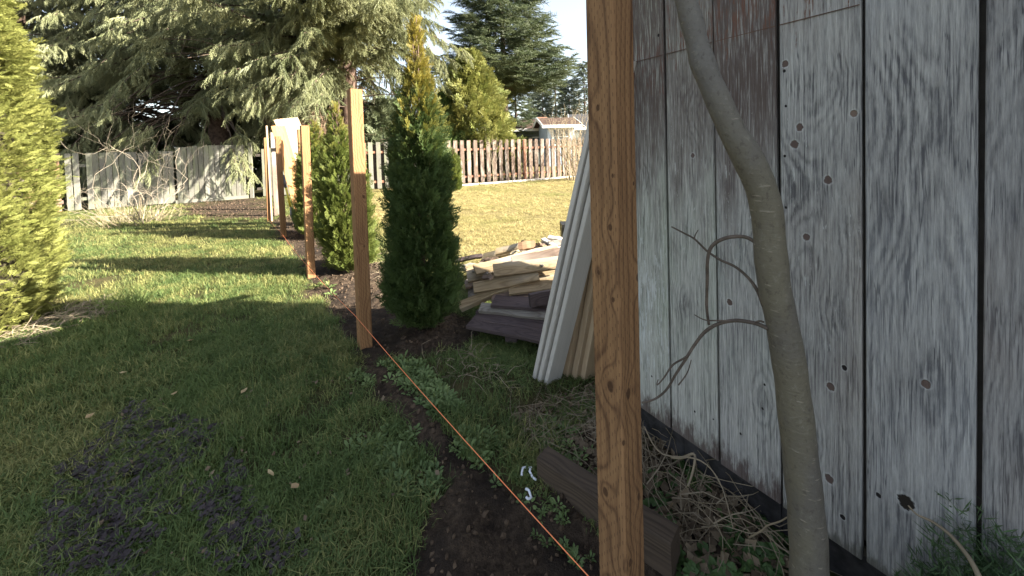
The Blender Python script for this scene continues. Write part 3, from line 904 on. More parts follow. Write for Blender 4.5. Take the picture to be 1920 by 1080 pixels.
def spruce_mesh(name, mat, seed, hang=.85, twigs=14, needle=.046, length=.58, nper=10, lens=.27):
    """branch end of a spruce: axis along +x, side twigs drooping, each clothed in needles."""
    r = random.Random(seed); mb = MB()
    def needles(p0, p1, rad, n):
        ax = unit(p1 - p0); L = np.linalg.norm(p1 - p0)
        u = unit(np.cross(ax, (r.uniform(-1, 1), r.uniform(-1, 1), r.uniform(-1, 1)))); w = np.cross(ax, u)
        for i in range(n):
            a = i * 2.4 + r.random(); o = math.cos(a) * u + math.sin(a) * w
            q = p0 + ax * L * (i + .3) / n
            tip = q + (ax * .75 + o) * rad
            sd = unit(np.cross(ax, o)) * rad * .20
            mb.add([q - sd, q + sd, tip], [(0, 1, 2)])
        s = unit(np.cross(ax, (0, 0, 1.0)) + 1e-3) * rad * .30; s2 = np.cross(ax, s)
        mb.add([p0 - s, p0 + s, p1], [(0, 1, 2)]); mb.add([p0 - s2, p0 + s2, p1], [(0, 1, 2)])
        e = p1 + ax * rad * .7
        for o in (u, -u, w, -w): mb.add([p1 - ax * rad * .4 + o * rad * .35, p1 + o * rad * .1 + ax * rad * .2, e], [(0, 1, 2)])
    axis_ = [np.array([length * t, .03 * math.sin(4 * t + seed), -.18 * length * t * t]) for t in np.linspace(0, 1, 5)]
    for a, b in zip(axis_[:-1], axis_[1:]): needles(a, b, needle, 7)
    for i in range(twigs):
        t = (i + .5) / twigs; k = min(3, int(t * 4)); p = axis_[k] + (axis_[k + 1] - axis_[k]) * (t * 4 - k)
        sg = 1 if i % 2 else -1
        L = lens * (1.05 - .55 * t) * r.uniform(.6, 1.25)
        d = unit(np.array([.55 + .3 * r.random(), sg * r.uniform(.25, .95) * (1.15 - hang), -hang * r.uniform(.5, 1.3) + .1]))
        needles(p, p + d * L, needle * .95, nper)
    return mb.mesh(name, mat)

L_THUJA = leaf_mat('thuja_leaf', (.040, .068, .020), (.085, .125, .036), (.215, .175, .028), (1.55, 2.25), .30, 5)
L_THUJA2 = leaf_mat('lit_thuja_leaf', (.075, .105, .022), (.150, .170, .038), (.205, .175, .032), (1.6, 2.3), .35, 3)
L_HEDGE = leaf_mat('golden_hedge_leaf', (.135, .155, .036), (.30, .30, .090), None, None, .35, 2)
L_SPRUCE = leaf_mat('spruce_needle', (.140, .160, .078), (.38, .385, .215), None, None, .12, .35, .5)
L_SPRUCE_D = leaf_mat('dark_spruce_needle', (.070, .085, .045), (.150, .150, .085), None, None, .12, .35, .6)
L_FIR = leaf_mat('fir_needle', (.050, .075, .035), (.120, .140, .060), None, None, .12, .3, .5)
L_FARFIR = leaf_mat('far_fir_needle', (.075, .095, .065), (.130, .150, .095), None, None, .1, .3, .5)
L_CYPRESS = leaf_mat('cypress_leaf', (.100, .130, .030), (.255, .240, .070), None, None, .25, .5)
L_SHRUB = leaf_mat('evergreen_shrub_leaf', (.035, .050, .020), (.080, .100, .040), None, None, .2, .6)
BARK = simple('spruce_bark', (.095, .062, .046), .95, .45, 9, .8)
BARK_DEAD = simple('dead_twig', (.085, .062, .046), .95, .35, 10)
CORE = simple('inner_shade_core', (.050, .042, .024), 1.0, .35, 14)

FR_THUJA = [frond_mesh('thuja_spray', L_THUJA, s) for s in range(5)]
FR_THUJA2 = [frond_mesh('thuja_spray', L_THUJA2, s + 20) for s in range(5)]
FR_HEDGE = [frond_mesh('hedge_spray', L_HEDGE, s + 40, width=.036, curl=.5) for s in range(5)]
FR_CYPRESS = [frond_mesh('cypress_spray', L_CYPRESS, s + 60, 7, .5, .045, .4, 2) for s in range(4)]
FR_SHRUB = [frond_mesh('shrub_spray', L_SHRUB, s + 80, 5, .55, .07, .4, 2) for s in range(4)]
SP = [spruce_mesh('spruce_spray', L_SPRUCE, s) for s in range(6)]
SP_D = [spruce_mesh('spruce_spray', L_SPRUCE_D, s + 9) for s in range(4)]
FIR = [spruce_mesh('fir_spray', L_FIR, s + 20, .28, 11, .06, .75, 7, .42) for s in range(4)]
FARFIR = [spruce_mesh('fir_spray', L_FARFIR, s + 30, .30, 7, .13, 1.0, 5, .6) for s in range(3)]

# ------------------------------------------------------------------ columnar cedars (arborvitae)
def column_cedar(base, prof, n, size, meshes, label, lean=(0, 0), seed=1, group='young columnar cedars along the new fence line'):
    r = np.random.default_rng(seed)
    root = empty('columnar_cedar', base); tag(root, label, 'cedar', group)
    zs, rs = np.array([p[0] for p in prof]), np.array([p[1] for p in prof])
    H = zs[-1]
    # choose heights in proportion to the girth
    zz = r.uniform(zs[0], H, n * 3)
    keep = r.random(n * 3) < (np.interp(zz, zs, rs) + .03) / (rs.max() + .03)
    zz = zz[keep][:n]; n = len(zz)
    az = r.uniform(0, 2 * math.pi, n)
    lump = 1 + .16 * np.sin(az * 3 + zz * 4) * np.sin(zz * 9 + az) + .10 * np.sin(az * 7 + zz * 15)
    q = np.sqrt(r.uniform(.22, 1.0, n))
    R = np.interp(zz, zs, rs) * q * lump
    out = np.stack([np.cos(az), np.sin(az), np.zeros(n)], 1)
    stray = r.random(n) < .07; R = np.where(stray, np.interp(zz, zs, rs) * r.uniform(1.0, 1.22, n), R)
    sc = size * r.uniform(.65, 1.35, n) * np.clip(np.interp(zz, zs, rs) / rs.max() + .35, .5, 1)
    up = r.uniform(.65, 1.3, n)
    d = nrm(out * r.uniform(.25, .85, n)[:, None] + np.array([0, 0, 1.0]) * up[:, None] + r.normal(0, .22, (n, 3)))
    P = out * R[:, None]; P[:, 2] = zz - sc * .45
    P[:, 0] += lean[0] * zz; P[:, 1] += lean[1] * zz
    yh = nrm(out * .5 + np.stack([-np.sin(az), np.cos(az), 0 * az], 1) * r.normal(0, 1, n)[:, None] + r.normal(0, .2, (n, 3)))
    scatter('crown', P, orient(d, yh), sc, meshes, root)
    mb = MB(); k = 12
    mb.tube([(lean[0] * H * i / k, lean[1] * H * i / k, -.05 + H * .95 * i / k) for i in range(k + 1)], [.022 * (1 - i / k) + .004 for i in range(k + 1)], 7)
    rr = random.Random(seed)
    for i in range(70):                    # inner limbs
        z = rr.uniform(.08, H * .9); a = rr.uniform(0, 6.28); Rz = np.interp(z, zs, rs) * .8
        mb.tube([(lean[0]*z, lean[1]*z, z), (lean[0]*z + math.cos(a) * Rz * .5, lean[1]*z + math.sin(a) * Rz * .5, z + .10), (lean[0]*z + math.cos(a) * Rz, lean[1]*z + math.sin(a) * Rz, z + .26)], [.007, .005, .003], 4)
    mb.build('trunk', BARK, root, True)
    return root
c1 = CEDARS[0]; c1z = hz(c1.x, c1.y)
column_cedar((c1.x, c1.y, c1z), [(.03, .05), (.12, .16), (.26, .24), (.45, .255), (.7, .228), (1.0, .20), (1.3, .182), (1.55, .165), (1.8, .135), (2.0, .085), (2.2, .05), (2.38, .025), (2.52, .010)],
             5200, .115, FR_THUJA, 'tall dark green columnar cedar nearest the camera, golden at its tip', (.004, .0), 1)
c2 = CEDARS[1]
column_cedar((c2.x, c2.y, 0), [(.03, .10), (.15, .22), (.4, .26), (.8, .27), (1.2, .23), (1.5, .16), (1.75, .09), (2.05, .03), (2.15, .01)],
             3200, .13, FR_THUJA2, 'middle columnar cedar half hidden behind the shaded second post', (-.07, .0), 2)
c3 = CEDARS[2]
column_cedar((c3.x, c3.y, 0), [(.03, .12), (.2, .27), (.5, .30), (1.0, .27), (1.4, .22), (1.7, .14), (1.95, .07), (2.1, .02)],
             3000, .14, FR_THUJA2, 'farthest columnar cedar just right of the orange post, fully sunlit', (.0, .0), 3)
c4 = depth(850, 340, 13.4)
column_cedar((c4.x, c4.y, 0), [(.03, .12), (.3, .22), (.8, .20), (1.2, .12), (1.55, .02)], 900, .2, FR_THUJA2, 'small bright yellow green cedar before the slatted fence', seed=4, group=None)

# ------------------------------------------------------------------ golden hedge at the left
def hedge(center, rx, ry, H, n, size):
    r = np.random.default_rng(7)
    root = empty('golden_hedge', center); tag(root, 'big clipped golden green conifer hedge glowing in the sun at the left edge', 'hedge')
    zz = r.uniform(-.02, H, n * 2); az = r.uniform(-2.0, 2.3, n * 2)
    zz, az = zz[:n], az[:n]
    prof = np.interp(zz, [0, .3, 1.2, 1.8, 2.4, 3.6, H], [1.0, 1.03, 1.0, .97, .92, .84, .3])
    lump = 1 + .05 * np.sin(az * 5 + zz * 2) + .035 * np.sin(az * 11 + zz * 6) + .03 * np.sin(zz * 9 - az * 3)
    q = np.sqrt(r.uniform(.80, 1.02, n))
    out = np.stack([np.cos(az), np.sin(az), np.zeros(n)], 1)
    q = np.where(r.random(n) < .05, q * r.uniform(1.0, 1.09, n), q)
    P = out * np.array([rx, ry, 0]) * (prof * lump * q)[:, None]; P[:, 2] = zz
    d = nrm(out * r.uniform(.7, 1.2, n)[:, None] + np.array([0, 0, 1.0]) * r.uniform(-.05, .75, n)[:, None] + r.normal(0, .3, (n, 3)))
    yh = nrm(np.array([0, 0, 1.0]) + r.normal(0, .45, (n, 3)))
    scatter('crown', P, orient(d, yh), size * r.uniform(.6, 1.4, n), FR_HEDGE, root)
    # dark solid core standing for branches, added to block light through the hedge
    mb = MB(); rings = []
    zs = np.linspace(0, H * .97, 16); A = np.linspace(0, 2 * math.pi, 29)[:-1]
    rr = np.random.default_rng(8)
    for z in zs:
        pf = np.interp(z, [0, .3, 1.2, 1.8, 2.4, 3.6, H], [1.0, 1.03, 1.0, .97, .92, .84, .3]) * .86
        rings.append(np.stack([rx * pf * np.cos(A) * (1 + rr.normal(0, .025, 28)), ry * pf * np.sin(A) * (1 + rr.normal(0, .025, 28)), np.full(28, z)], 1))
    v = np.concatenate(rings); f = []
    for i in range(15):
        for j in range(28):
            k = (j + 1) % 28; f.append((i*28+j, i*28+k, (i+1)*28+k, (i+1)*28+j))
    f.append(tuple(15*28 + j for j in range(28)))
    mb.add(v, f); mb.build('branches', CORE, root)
    # loose sprigs standing out of the clipped face
    for px, py, y, n_, L in ((95, 215, 3.9, (.8, .15, .55), .34), (110, 258, 3.8, (.9, .1, .25), .26), (95, 330, 3.8, (.95, .1, .25), .24), (112, 315, 3.8, (.9, .1, .35), .2), (85, 190, 3.9, (.9, .1, .4), .22),
                             (105, 375, 3.8, (.9, .1, .25), .30), (90, 420, 3.7, (.9, 0, .2), .2), (100, 440, 3.7, (.7, 0, .4), .2), (70, 80, 3.9, (.9, .1, .3), .25), (75, 150, 3.9, (.9, .1, .2), .2)):
        p = depth(px, py, y) - root.location
        d = unit(n_); base = np.array(p) - d * L * .9
        mb = MB(); mb.tube([base, base + d * L * .5, base + d * L + np.array([0, 0, .02])], [.006, .004, .002], 5)
        for k in range(7):
            t = .35 + .65 * k / 6; q = base + d * L * t
            s = 1 if k % 2 else -1
            dd = unit(d + np.array([0, s * .5, .25]))
            for m in range(4): diamond(mb, q + dd * .018 * m, dd + np.array([0, 0, .25 * (-1) ** m]), (0, .3, 1), .045, .008)
        mb.build('sprig', L_HEDGE, root)
hedge((-5.50, 2.90, 0), 1.10, 1.16, 5.4, 42000, .078)

# ------------------------------------------------------------------ conifers
def conifer(name, label, base, H, z0, rmax, nbr, meshes, scale, droop, per=.24, seed=1, trunk_r=.4, voids=(), top_z=None, az_pick=None, upturn=.2, group=None, dead=0, spread=.55, shape=1.0, hangrot=0.0, low=1.0, extra=(), bark=None, core_n=0):
    """trunk, limbs and a crown of hanging needle sprays set along each limb."""
    r = np.random.default_rng(seed); rr = random.Random(seed)
    root = empty(name, base); tag(root, label, 'tree', group)
    mb = MB(); k = 10
    bx = [rr.uniform(-.06, .06) * trunk_r * 2 for _ in range(k + 1)]
    mb.tube([(bx[i], bx[i] * .5, -.2 + (H + .2) * i / k) for i in range(k + 1)], [trunk_r * ((1 - i / k) ** .8 + .03) * (1.25 if i == 0 else 1) for i in range(k + 1)], 12)
    mb.build('trunk', bark or BARK, root, True)
    limbs = MB(); P, D, S = [], [], []
    jobs = []
    for i in range(nbr):
        h = z0 + (H - z0) * ((i + rr.random()) / nbr) ** low
        a = i * 2.399 + rr.uniform(-.4, .4)
        if az_pick and not az_pick(a, h): continue
        t = (h - z0) / (H - z0)
        L = rmax * ((1 - t) ** shape) * rr.uniform(.72, 1.12) + .25 * scale
        jobs.append((h, a, L, droop * rr.uniform(.45, 1.6), True))
    for e in extra: jobs.append(e + (True,))
    for i in range(dead):
        jobs.append((rr.uniform(z0 * .5, z0 + 2.5), rr.uniform(0, 6.28), rmax * rr.uniform(.25, .6), .15, False))
    for h, a, L, dr, leafy in jobs:
        ca, sa = math.cos(a), math.sin(a); m = 7
        pts = []
        for j in range(m):
            t = j / (m - 1)
            pts.append((ca * L * t, sa * L * t, h + L * (.16 * t - dr * t * t + upturn * max(0, t - .6) ** 2 * 2.2)))
        pts = np.array(pts); pts[1:] += r.normal(0, .03 * L / 4, (m - 1, 3))
        limbs.tube(pts, [max(.008, .0105 * L * (1 - .9 * j / (m - 1))) for j in range(m)], 4, False)
        if not leafy:
            for q in range(5):
                t = rr.uniform(.3, .95); c = pts[0] + (pts[-1] - pts[0]) * t
                limbs.tube([c, c + r.normal(0, .22, 3) - np.array([0, 0, .15])], [.009, .004], 3, False)
            continue
        ns = max(2, int(L / per))
        for j in range(ns):
            t = .16 + .84 * (j + rr.random() * .8) / ns
            f = t * (m - 1); q = min(m - 2, int(f)); p = pts[q] + (pts[q + 1] - pts[q]) * (f - q)
            ax = unit(pts[q + 1] - pts[q])
            for sg in (-1, 1, 0) if t > .45 else (-1, 1):
                sd = np.array([-sa, ca, 0]) * sg
                d = unit(ax * rr.uniform(.55, 1.0) + sd * rr.uniform(.4, 1.0) + np.array([0, 0, rr.uniform(-.35, .15) - hangrot * (rr.random() < .75)]))
                P.append(p + r.normal(0, .05 * scale, 3) + np.array([0, 0, .05 * scale])); D.append(d); S.append(scale * rr.uniform(.65, 1.25) * (1.1 - .25 * t))
    P, D, S = np.array(P), np.array(D), np.array(S)
    W = P + np.array(base)
    keep = np.ones(len(P), bool)
    for (vx, vy, vz), (ax_, ay_, az_) in voids:
        keep &= (((W[:, 0] - vx) / ax_) ** 2 + ((W[:, 1] - vy) / ay_) ** 2 + ((W[:, 2] - vz) / az_) ** 2 > 1)
    P, D, S = P[keep], D[keep], S[keep]
    X = nrm(D); Z = np.array([0, 0, 1.0]) - X * X[:, 2:3]
    Z = nrm(Z + r.normal(0, .25, Z.shape)); Y = nrm(np.cross(Z, X)); Z = np.cross(X, Y)
    scatter('crown', P, euler_from(X, Y, Z), S, meshes, root)
    limbs.build('branches', BARK_DEAD, root)
    return root

def D3(px, py, y): v = depth(px, py, y); return (v.x, v.y, v.z)
def gap(px, py, y0, y1, r):
    return [(D3(px, py, y), (r, r, r)) for y in np.arange(y0, y1, r * .8)]
tA, tB = D3(412, 250, 16.5), D3(214, 250, 17.5)
hollow = gap(412, 236, 9.5, 16.0, .50) + gap(414, 212, 9.5, 16.0, .42) + gap(280, 196, 9.5, 30, .8) + gap(318, 200, 9.5, 30, .65) + gap(248, 205, 9.5, 26, .42) + gap(340, 150, 9.5, 15, .85) + gap(365, 95, 10, 14.5, .7) + gap(330, 235, 9.5, 16, .6) + gap(215, 235, 10, 17, .35)
conifer('spruce_tree', 'huge drooping spruce with thick sunlit trunk behind the grey fence', (tA[0], tA[1], 0), 17, 3.3, 5.4, 250, SP, 1.1, .62, .26, 1, .50, hollow, dead=22, group='big drooping spruces behind the grey fence', low=1.6, hangrot=.40, shape=.8,
        extra=[(4.6, -1.05, 5.4, .42), (5.2, -.75, 5.6, .44), (4.2, -.60, 4.8, .38), (5.8, -.9, 5.6, .46), (4.9, -.25, 5.0, .42), (6.4, -.6, 5.6, .46), (6.9, -1.1, 5.4, .42), (4.2, -1.0, 4.4, .42)])
conifer('spruce_tree', 'huge drooping spruce with darker trunk farther left behind the grey fence', (tB[0], tB[1], 0), 17, 3.5, 5.4, 240, SP, 1.1, .62, .26, 2, .38, hollow, dead=26, group='big drooping spruces behind the grey fence', low=1.6, hangrot=.40, shape=.8,
        extra=[(5.2, -.95, 5.0, .40), (5.8, -.65, 5.4, .42), (4.8, -.5, 4.8, .40), (6.4, -1.1, 5.2, .42), (6.8, -.7, 5.4, .45), (5.0, -1.3, 4.6, .36)])
tC = D3(657, 250, 15.7)
conifer('spruce_tree', 'tall drooping spruce behind the cedars, right of the two thick trunks', (tC[0], tC[1], 0), 18, 2.8, 5.6, 270, SP, 1.1, .58, .26, 3, .42, hollow + [(D3(705, 160, 14.0), (1.0, 2.0, .7))], dead=20, group='big drooping spruces behind the grey fence', low=1.6, hangrot=.40, shape=.75, az_pick=lambda a, h: h > 5.6 or (h > 4.2 and not (-2.9 < (a + math.pi) % (2 * math.pi) - math.pi < .9)) or not (-2.9 < (a + math.pi) % (2 * math.pi) - math.pi < .9),
        extra=[(4.7, -2.2, 5.4, .20), (5.1, -2.45, 5.8, .26), (5.0, -2.0, 5.4, .26), (5.6, -2.3, 6.2, .30), (6.2, -2.6, 6.0, .34), (6.4, -2.1, 6.0, .35), (7.0, -2.4, 6.4, .36), (5.5, -2.75, 5.6, .28), (4.9, -2.65, 5.2, .24), (7.6, -2.25, 6.2, .36), (5.3, -2.3, 4.0, .30), (6.3, -1.5, 4.2, .36), (7.2, -1.7, 5.0, .38), (7.0, -1.0, 4.4, .36), (7.8, -2.6, 6.0, .40), (8.2, -2.0, 5.6, .40), (5.4, -1.75, 6.8, .20), (5.8, -1.45, 7.2, .22), (6.1, -1.2, 7.0, .24), (6.5, -1.6, 7.4, .28), (6.9, -1.3, 7.2, .30), (5.6, -1.3, 6.0, .22), (6.0, -1.0, 6.4, .26), (7.3, -1.05, 6.8, .34), (5.9, -1.9, 7.2, .24), (7.0, -1.48, 7.6, .30), (7.6, -1.35, 7.4, .34), (5.2, -1.1, 4.6, .24), (5.0, -.8, 4.4, .24), (6.2, -.85, 5.6, .28), (6.8, -.7, 5.4, .32), (7.8, -.9, 6.6, .36), (4.0, -1.88, 4.7, 0.46), (4.3, -1.74, 5.0, 0.52), (4.1, -1.60, 4.8, 0.50), (4.4, -1.46, 5.0, 0.54), (4.2, -1.36, 4.6, 0.50), (4.8, -1.82, 5.2, 0.52), (4.9, -1.67, 5.4, 0.54), (5.0, -1.52, 5.2, 0.50), (4.7, -1.40, 5.2, 0.50), (5.3, -1.76, 5.6, 0.50), (5.5, -1.58, 5.6, 0.48), (5.4, -1.44, 5.8, 0.46), (5.7, -1.68, 6.0, 0.46), (5.9, -1.34, 5.8, 0.44), (5.0, -1.98, 5.4, 0.50), (5.6, -1.92, 5.8, 0.46), (6.2, -1.05, 6.2, 0.34), (6.6, -0.95, 6.0, 0.36), (6.8, -1.15, 6.6, 0.36), (7.1, -0.85, 6.0, 0.40), (6.4, -1.25, 6.8, 0.34), (7.4, -1.10, 6.6, 0.40), (7.9, -1.25, 7.0, 0.42), (8.3, -1.00, 6.8, 0.44), (8.6, -1.40, 7.0, 0.44), (7.7, -1.6, 6.6, .42)])
tE = D3(70, 250, 16.0)
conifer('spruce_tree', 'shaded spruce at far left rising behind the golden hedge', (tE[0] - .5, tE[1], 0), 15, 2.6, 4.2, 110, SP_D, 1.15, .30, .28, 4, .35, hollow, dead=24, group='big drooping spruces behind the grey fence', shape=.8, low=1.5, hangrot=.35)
tF = D3(947, 240, 29)
conifer('fir_tree', 'tall dark fir with bare lower trunk against the open sky', (tF[0], tF[1], 0), 21, 5.9, 5.0, 190, FIR, 1.45, .14, .40, 5, .30, upturn=.30, shape=.7, low=1.4, bark=simple('fir_bark', (.10, .075, .06), .95, .4, 6))
tG = D3(968, 240, 33)
conifer('fir_tree', 'shorter bushy fir beneath the tall fir, left of the house', (tG[0], tG[1], 0), 7.0, .6, 2.1, 90, FIR, 1.1, .12, .40, 6, .2, upturn=.3, shape=.6)
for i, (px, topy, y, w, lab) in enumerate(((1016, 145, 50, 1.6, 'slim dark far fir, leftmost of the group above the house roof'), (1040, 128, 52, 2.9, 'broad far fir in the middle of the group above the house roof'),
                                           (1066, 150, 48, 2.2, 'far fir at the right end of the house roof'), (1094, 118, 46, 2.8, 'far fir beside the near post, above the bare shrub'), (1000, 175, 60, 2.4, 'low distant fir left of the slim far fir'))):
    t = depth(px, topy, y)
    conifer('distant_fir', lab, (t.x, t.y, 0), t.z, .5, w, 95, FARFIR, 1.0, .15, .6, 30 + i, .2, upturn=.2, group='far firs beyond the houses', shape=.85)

def bushy(name, label, base, H, rx, n, meshes, size, seed, prof, stems=10, spread_up=.9, cat='shrub', core=True, group=None):
    """dense evergreen: leaf sprays through an uneven crown on several stems."""
    r = np.random.default_rng(seed)
    root = empty(name, base); tag(root, label, cat, group)
    zz = r.uniform(0.02, 1, n); az = r.uniform(0, 2 * math.pi, n)
    zs, rs = zip(*prof)
    R = np.interp(zz, zs, rs) * rx * np.sqrt(r.uniform(.25, 1, n)) * (1 + .20 * np.sin(az * 3 + zz * 9 + seed) + .14 * np.sin(az * 5 - zz * 17))
    out = np.stack([np.cos(az), np.sin(az), 0 * az], 1)
    P = out * R[:, None]; P[:, 2] = zz * H
    d = nrm(out * r.uniform(.3, 1.0, n)[:, None] + np.array([0, 0, 1.0]) * r.uniform(.2, 1.1, n)[:, None] * spread_up + r.normal(0, .3, (n, 3)))
    scatter('crown', P, orient(d, nrm(r.normal(0, 1, (n, 3)) + out * .4)), size * r.uniform(.6, 1.4, n), meshes, root)
    mb = MB(); q = random.Random(seed)
    for i in range(stems):
        a = q.uniform(0, 6.28); z = q.uniform(.5, .92); Rz = np.interp(z, zs, rs) * rx * q.uniform(.2, .75)
        mb.tube([(math.cos(a) * .05, math.sin(a) * .05, -.05), (math.cos(a) * Rz * .4, math.sin(a) * Rz * .4, H * z * .5), (math.cos(a) * Rz, math.sin(a) * Rz, H * z)], [.05 * H / 4, .03 * H / 4, .01], 5)
    mb.build('stems', BARK, root)
    return root
cone = [(0, .85), (.15, 1), (.4, .86), (.7, .5), (.9, .2), (1, .03)]
dome = [(0, .8), (.3, 1), (.6, .95), (.85, .6), (1, .15)]
FR_GREYG = [frond_mesh('grey_green_spray', leaf_mat('grey_green_leaf', (.080, .105, .055), (.19, .215, .12), None, None, .2, .5), s + 90, 7, .5, .05, .4, 2) for s in range(3)]
b = D3(885, 260, 18.6); bushy('golden_cypress', 'broad golden green cypress bush behind the slatted fence', (b[0], b[1], 0), 6.0, 2.25, 5200, FR_CYPRESS, .52, 1, cone, cat='tree')
b = D3(838, 260, 17.8); bushy('green_cypress', 'fresh green bushy conifer behind the slatted fence, left of the golden cypress', (b[0], b[1], 0), 4.0, 1.4, 2600, [frond_mesh('cypress_spray', leaf_mat('green_cypress_leaf', (.055, .10, .028), (.14, .19, .06), None, None, .2, .5), s + 70, 7, .5, .045, .4, 2) for s in range(3)], .45, 2, cone, cat='tree')
b = D3(722, 260, 16.9); bushy('grey_green_shrub', 'grey green spreading conifer shrub behind the left end of the slatted fence', (b[0], b[1], 0), 3.7, 1.15, 2200, FR_GREYG, .38, 3, dome)
for i, (px, y, H, rx, lab) in enumerate(((330, 18.5, 3.0, 1.6, 'dark leafy evergreen shrub between the two thick spruce trunks'), (130, 16.5, 3.2, 1.8, 'dark evergreen shrub behind the left end of the grey fence'),
                                       (470, 18.5, 3.6, 1.5, 'dark evergreen shrub right of the thick spruce trunk'), (560, 20, 3.8, 1.8, 'dark evergreen shrub behind the leaning pale boards'), (640, 21, 3.6, 1.8, 'dark evergreen shrub behind the columnar cedars'), (60, 19, 3.4, 2.2, 'dark evergreen shrub at far left behind the hedge'))):
    b = D3(px, 262, y); bushy('evergreen_shrub', lab, (b[0], b[1], 0), H, rx, 1700, FR_SHRUB, .42, 10 + i, dome, group='dark evergreen shrubs behind the grey fence')
# far wood closing the view
r_ = np.random.default_rng(5)
fx = r_.uniform(-150, 130, 1500); fy = r_.uniform(95, 135, 1500); fz = r_.uniform(0, 3.6, 1500)
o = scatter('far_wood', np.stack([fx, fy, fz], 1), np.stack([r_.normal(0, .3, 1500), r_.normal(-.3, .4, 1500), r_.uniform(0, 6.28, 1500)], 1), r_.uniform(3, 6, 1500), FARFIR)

# ------------------------------------------------------------------ grass
def grass_mat():
    M = Mat('grass_blade', .6, .25)
    loc = M.objinfo('Location'); r = M.objinfo('Random')
    x, y, z = M.sep(loc)
    side = M.math('ADD', M.math('MULTIPLY', x, FNRM.x), M.math('MULTIPLY', y, FNRM.y))
    s0 = P2.x * FNRM.x + P2.y * FNRM.y
    n1, n2 = M.noise(loc, .9, 4, .6), M.noise(loc, 4.5, 3, .6)
    dry = M.ramp(M.math('ADD', side, M.math('MULTIPLY', n1, .8)), s0 + 1.3, s0 + 2.6)
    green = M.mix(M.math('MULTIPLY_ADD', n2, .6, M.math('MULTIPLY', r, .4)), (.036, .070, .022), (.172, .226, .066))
    worn_sunlit = M.mix(r, (.15, .135, .045), (.36, .32, .125))
    sunny = M.ramp(y, 2.8, 5.5, 0, .09)    # paler turf beyond the shed's shadow, sunlight put into the colour
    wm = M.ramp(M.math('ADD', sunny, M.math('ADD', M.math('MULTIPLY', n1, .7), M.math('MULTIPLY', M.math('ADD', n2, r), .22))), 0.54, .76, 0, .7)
    green = M.mix(wm, green, worn_sunlit)
    tan = M.mix(M.math('MULTIPLY_ADD', n2, .5, M.math('MULTIPLY', r, .5)), (.25, .22, .075), (.54, .45, .22))
    tan = M.mix(M.ramp(M.noise(loc, .5, 3), .5, .68, 0, .6), tan, (.19, .22, .06))
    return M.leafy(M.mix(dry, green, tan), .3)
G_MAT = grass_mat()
def tuft_mesh(seed, n=30, h=.062, spread=.055, w=.0015, lean=.6):
    r = random.Random(seed); mb = MB()
    for _ in range(n):
        a, q = r.uniform(0, 6.28), spread * math.sqrt(r.random())
        p = np.array([math.cos(a) * q, math.sin(a) * q, -.006])
        b = r.uniform(0, 6.28); L = h * r.uniform(.5, 1.25); k = lean * r.uniform(.2, 1.3)
        dr = np.array([math.cos(b), math.sin(b), 0]); s = np.array([-dr[1], dr[0], 0]) * w * r.uniform(.7, 1.3)
        p1 = p + dr * L * k * .28 + np.array([0, 0, L * .55]); p2 = p + dr * L * k + np.array([0, 0, L * (1.0 - .35 * k)])
        mb.add([p - s, p + s, p1 + s * .8, p1 - s * .8, p2], [(0, 1, 2, 3), (3, 2, 4)])
    return mb.mesh('grass_tuft', G_MAT)
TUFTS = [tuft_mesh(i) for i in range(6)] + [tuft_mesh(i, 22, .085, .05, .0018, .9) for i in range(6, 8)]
def sow(n, d0, d1, cap):
    r = np.random.default_rng(21)
    d = np.exp(r.uniform(math.log(d0), math.log(d1), n))
    dens = n / (2.45 * math.log(d1 / d0) * d * d)
    d = d[r.random(n) < np.minimum(1, cap / dens)]
    a = r.uniform(-1.22, 1.1, len(d))
    x, y = np.sin(a) * d, np.cos(a) * d
    s = soil_at(x, y)
    k = s < r.uniform(.15, .5, len(d))
    # keep off the shed and stay in front of the back fence
    k &= ~((x - SA.x) * SN.x + (y - SA.y) * SN.y > -.02) | (((x - SA.x) * SD.x + (y - SA.y) * SD.y) < -.05)
    fd = (RF1 - LF0).normalized()
    k &= ((x - LF0.x) * -fd.y + (y - LF0.y) * fd.x) < -.10
    k &= ((x + 5.46) / 1.15) ** 2 + ((y - 2.92) / 1.2) ** 2 > 1
    return x[k], y[k], np.hypot(x[k], y[k]), r
x, y, d, r_ = sow(80000, 1.1, 22, 1200)
side = (x - P2.x) * FNRM.x + (y - P2.y) * FNRM.y
short = np.where(side > .6, .55, 1.0) * (.72 + .55 * vnoise(x, y, .5, 9)) * np.where((x < -1.2) & (y < 3.6), 1.2, 1.0)
wide = 1 + d * .085
hgt = short * (.62 + .03 * d) * r_.uniform(.7, 1.3, len(x))
# near the string the turf is thin and patchy
thin = (vnoise(x, y, .25, 12) < .42) & (r_.random(len(x)) < .6) & (side > -1.0) & (side < 1.2) & (y < 2.7)
keep = ~thin & ~((vnoise(x, y, .55, 14) < .24) & (r_.random(len(x)) < .65))
x, y, d, wide, hgt = x[keep], y[keep], d[keep], wide[keep], hgt[keep]
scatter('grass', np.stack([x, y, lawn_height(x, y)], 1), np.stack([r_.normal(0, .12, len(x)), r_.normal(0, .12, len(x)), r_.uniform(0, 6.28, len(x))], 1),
        np.stack([wide, wide, hgt], 1), TUFTS)

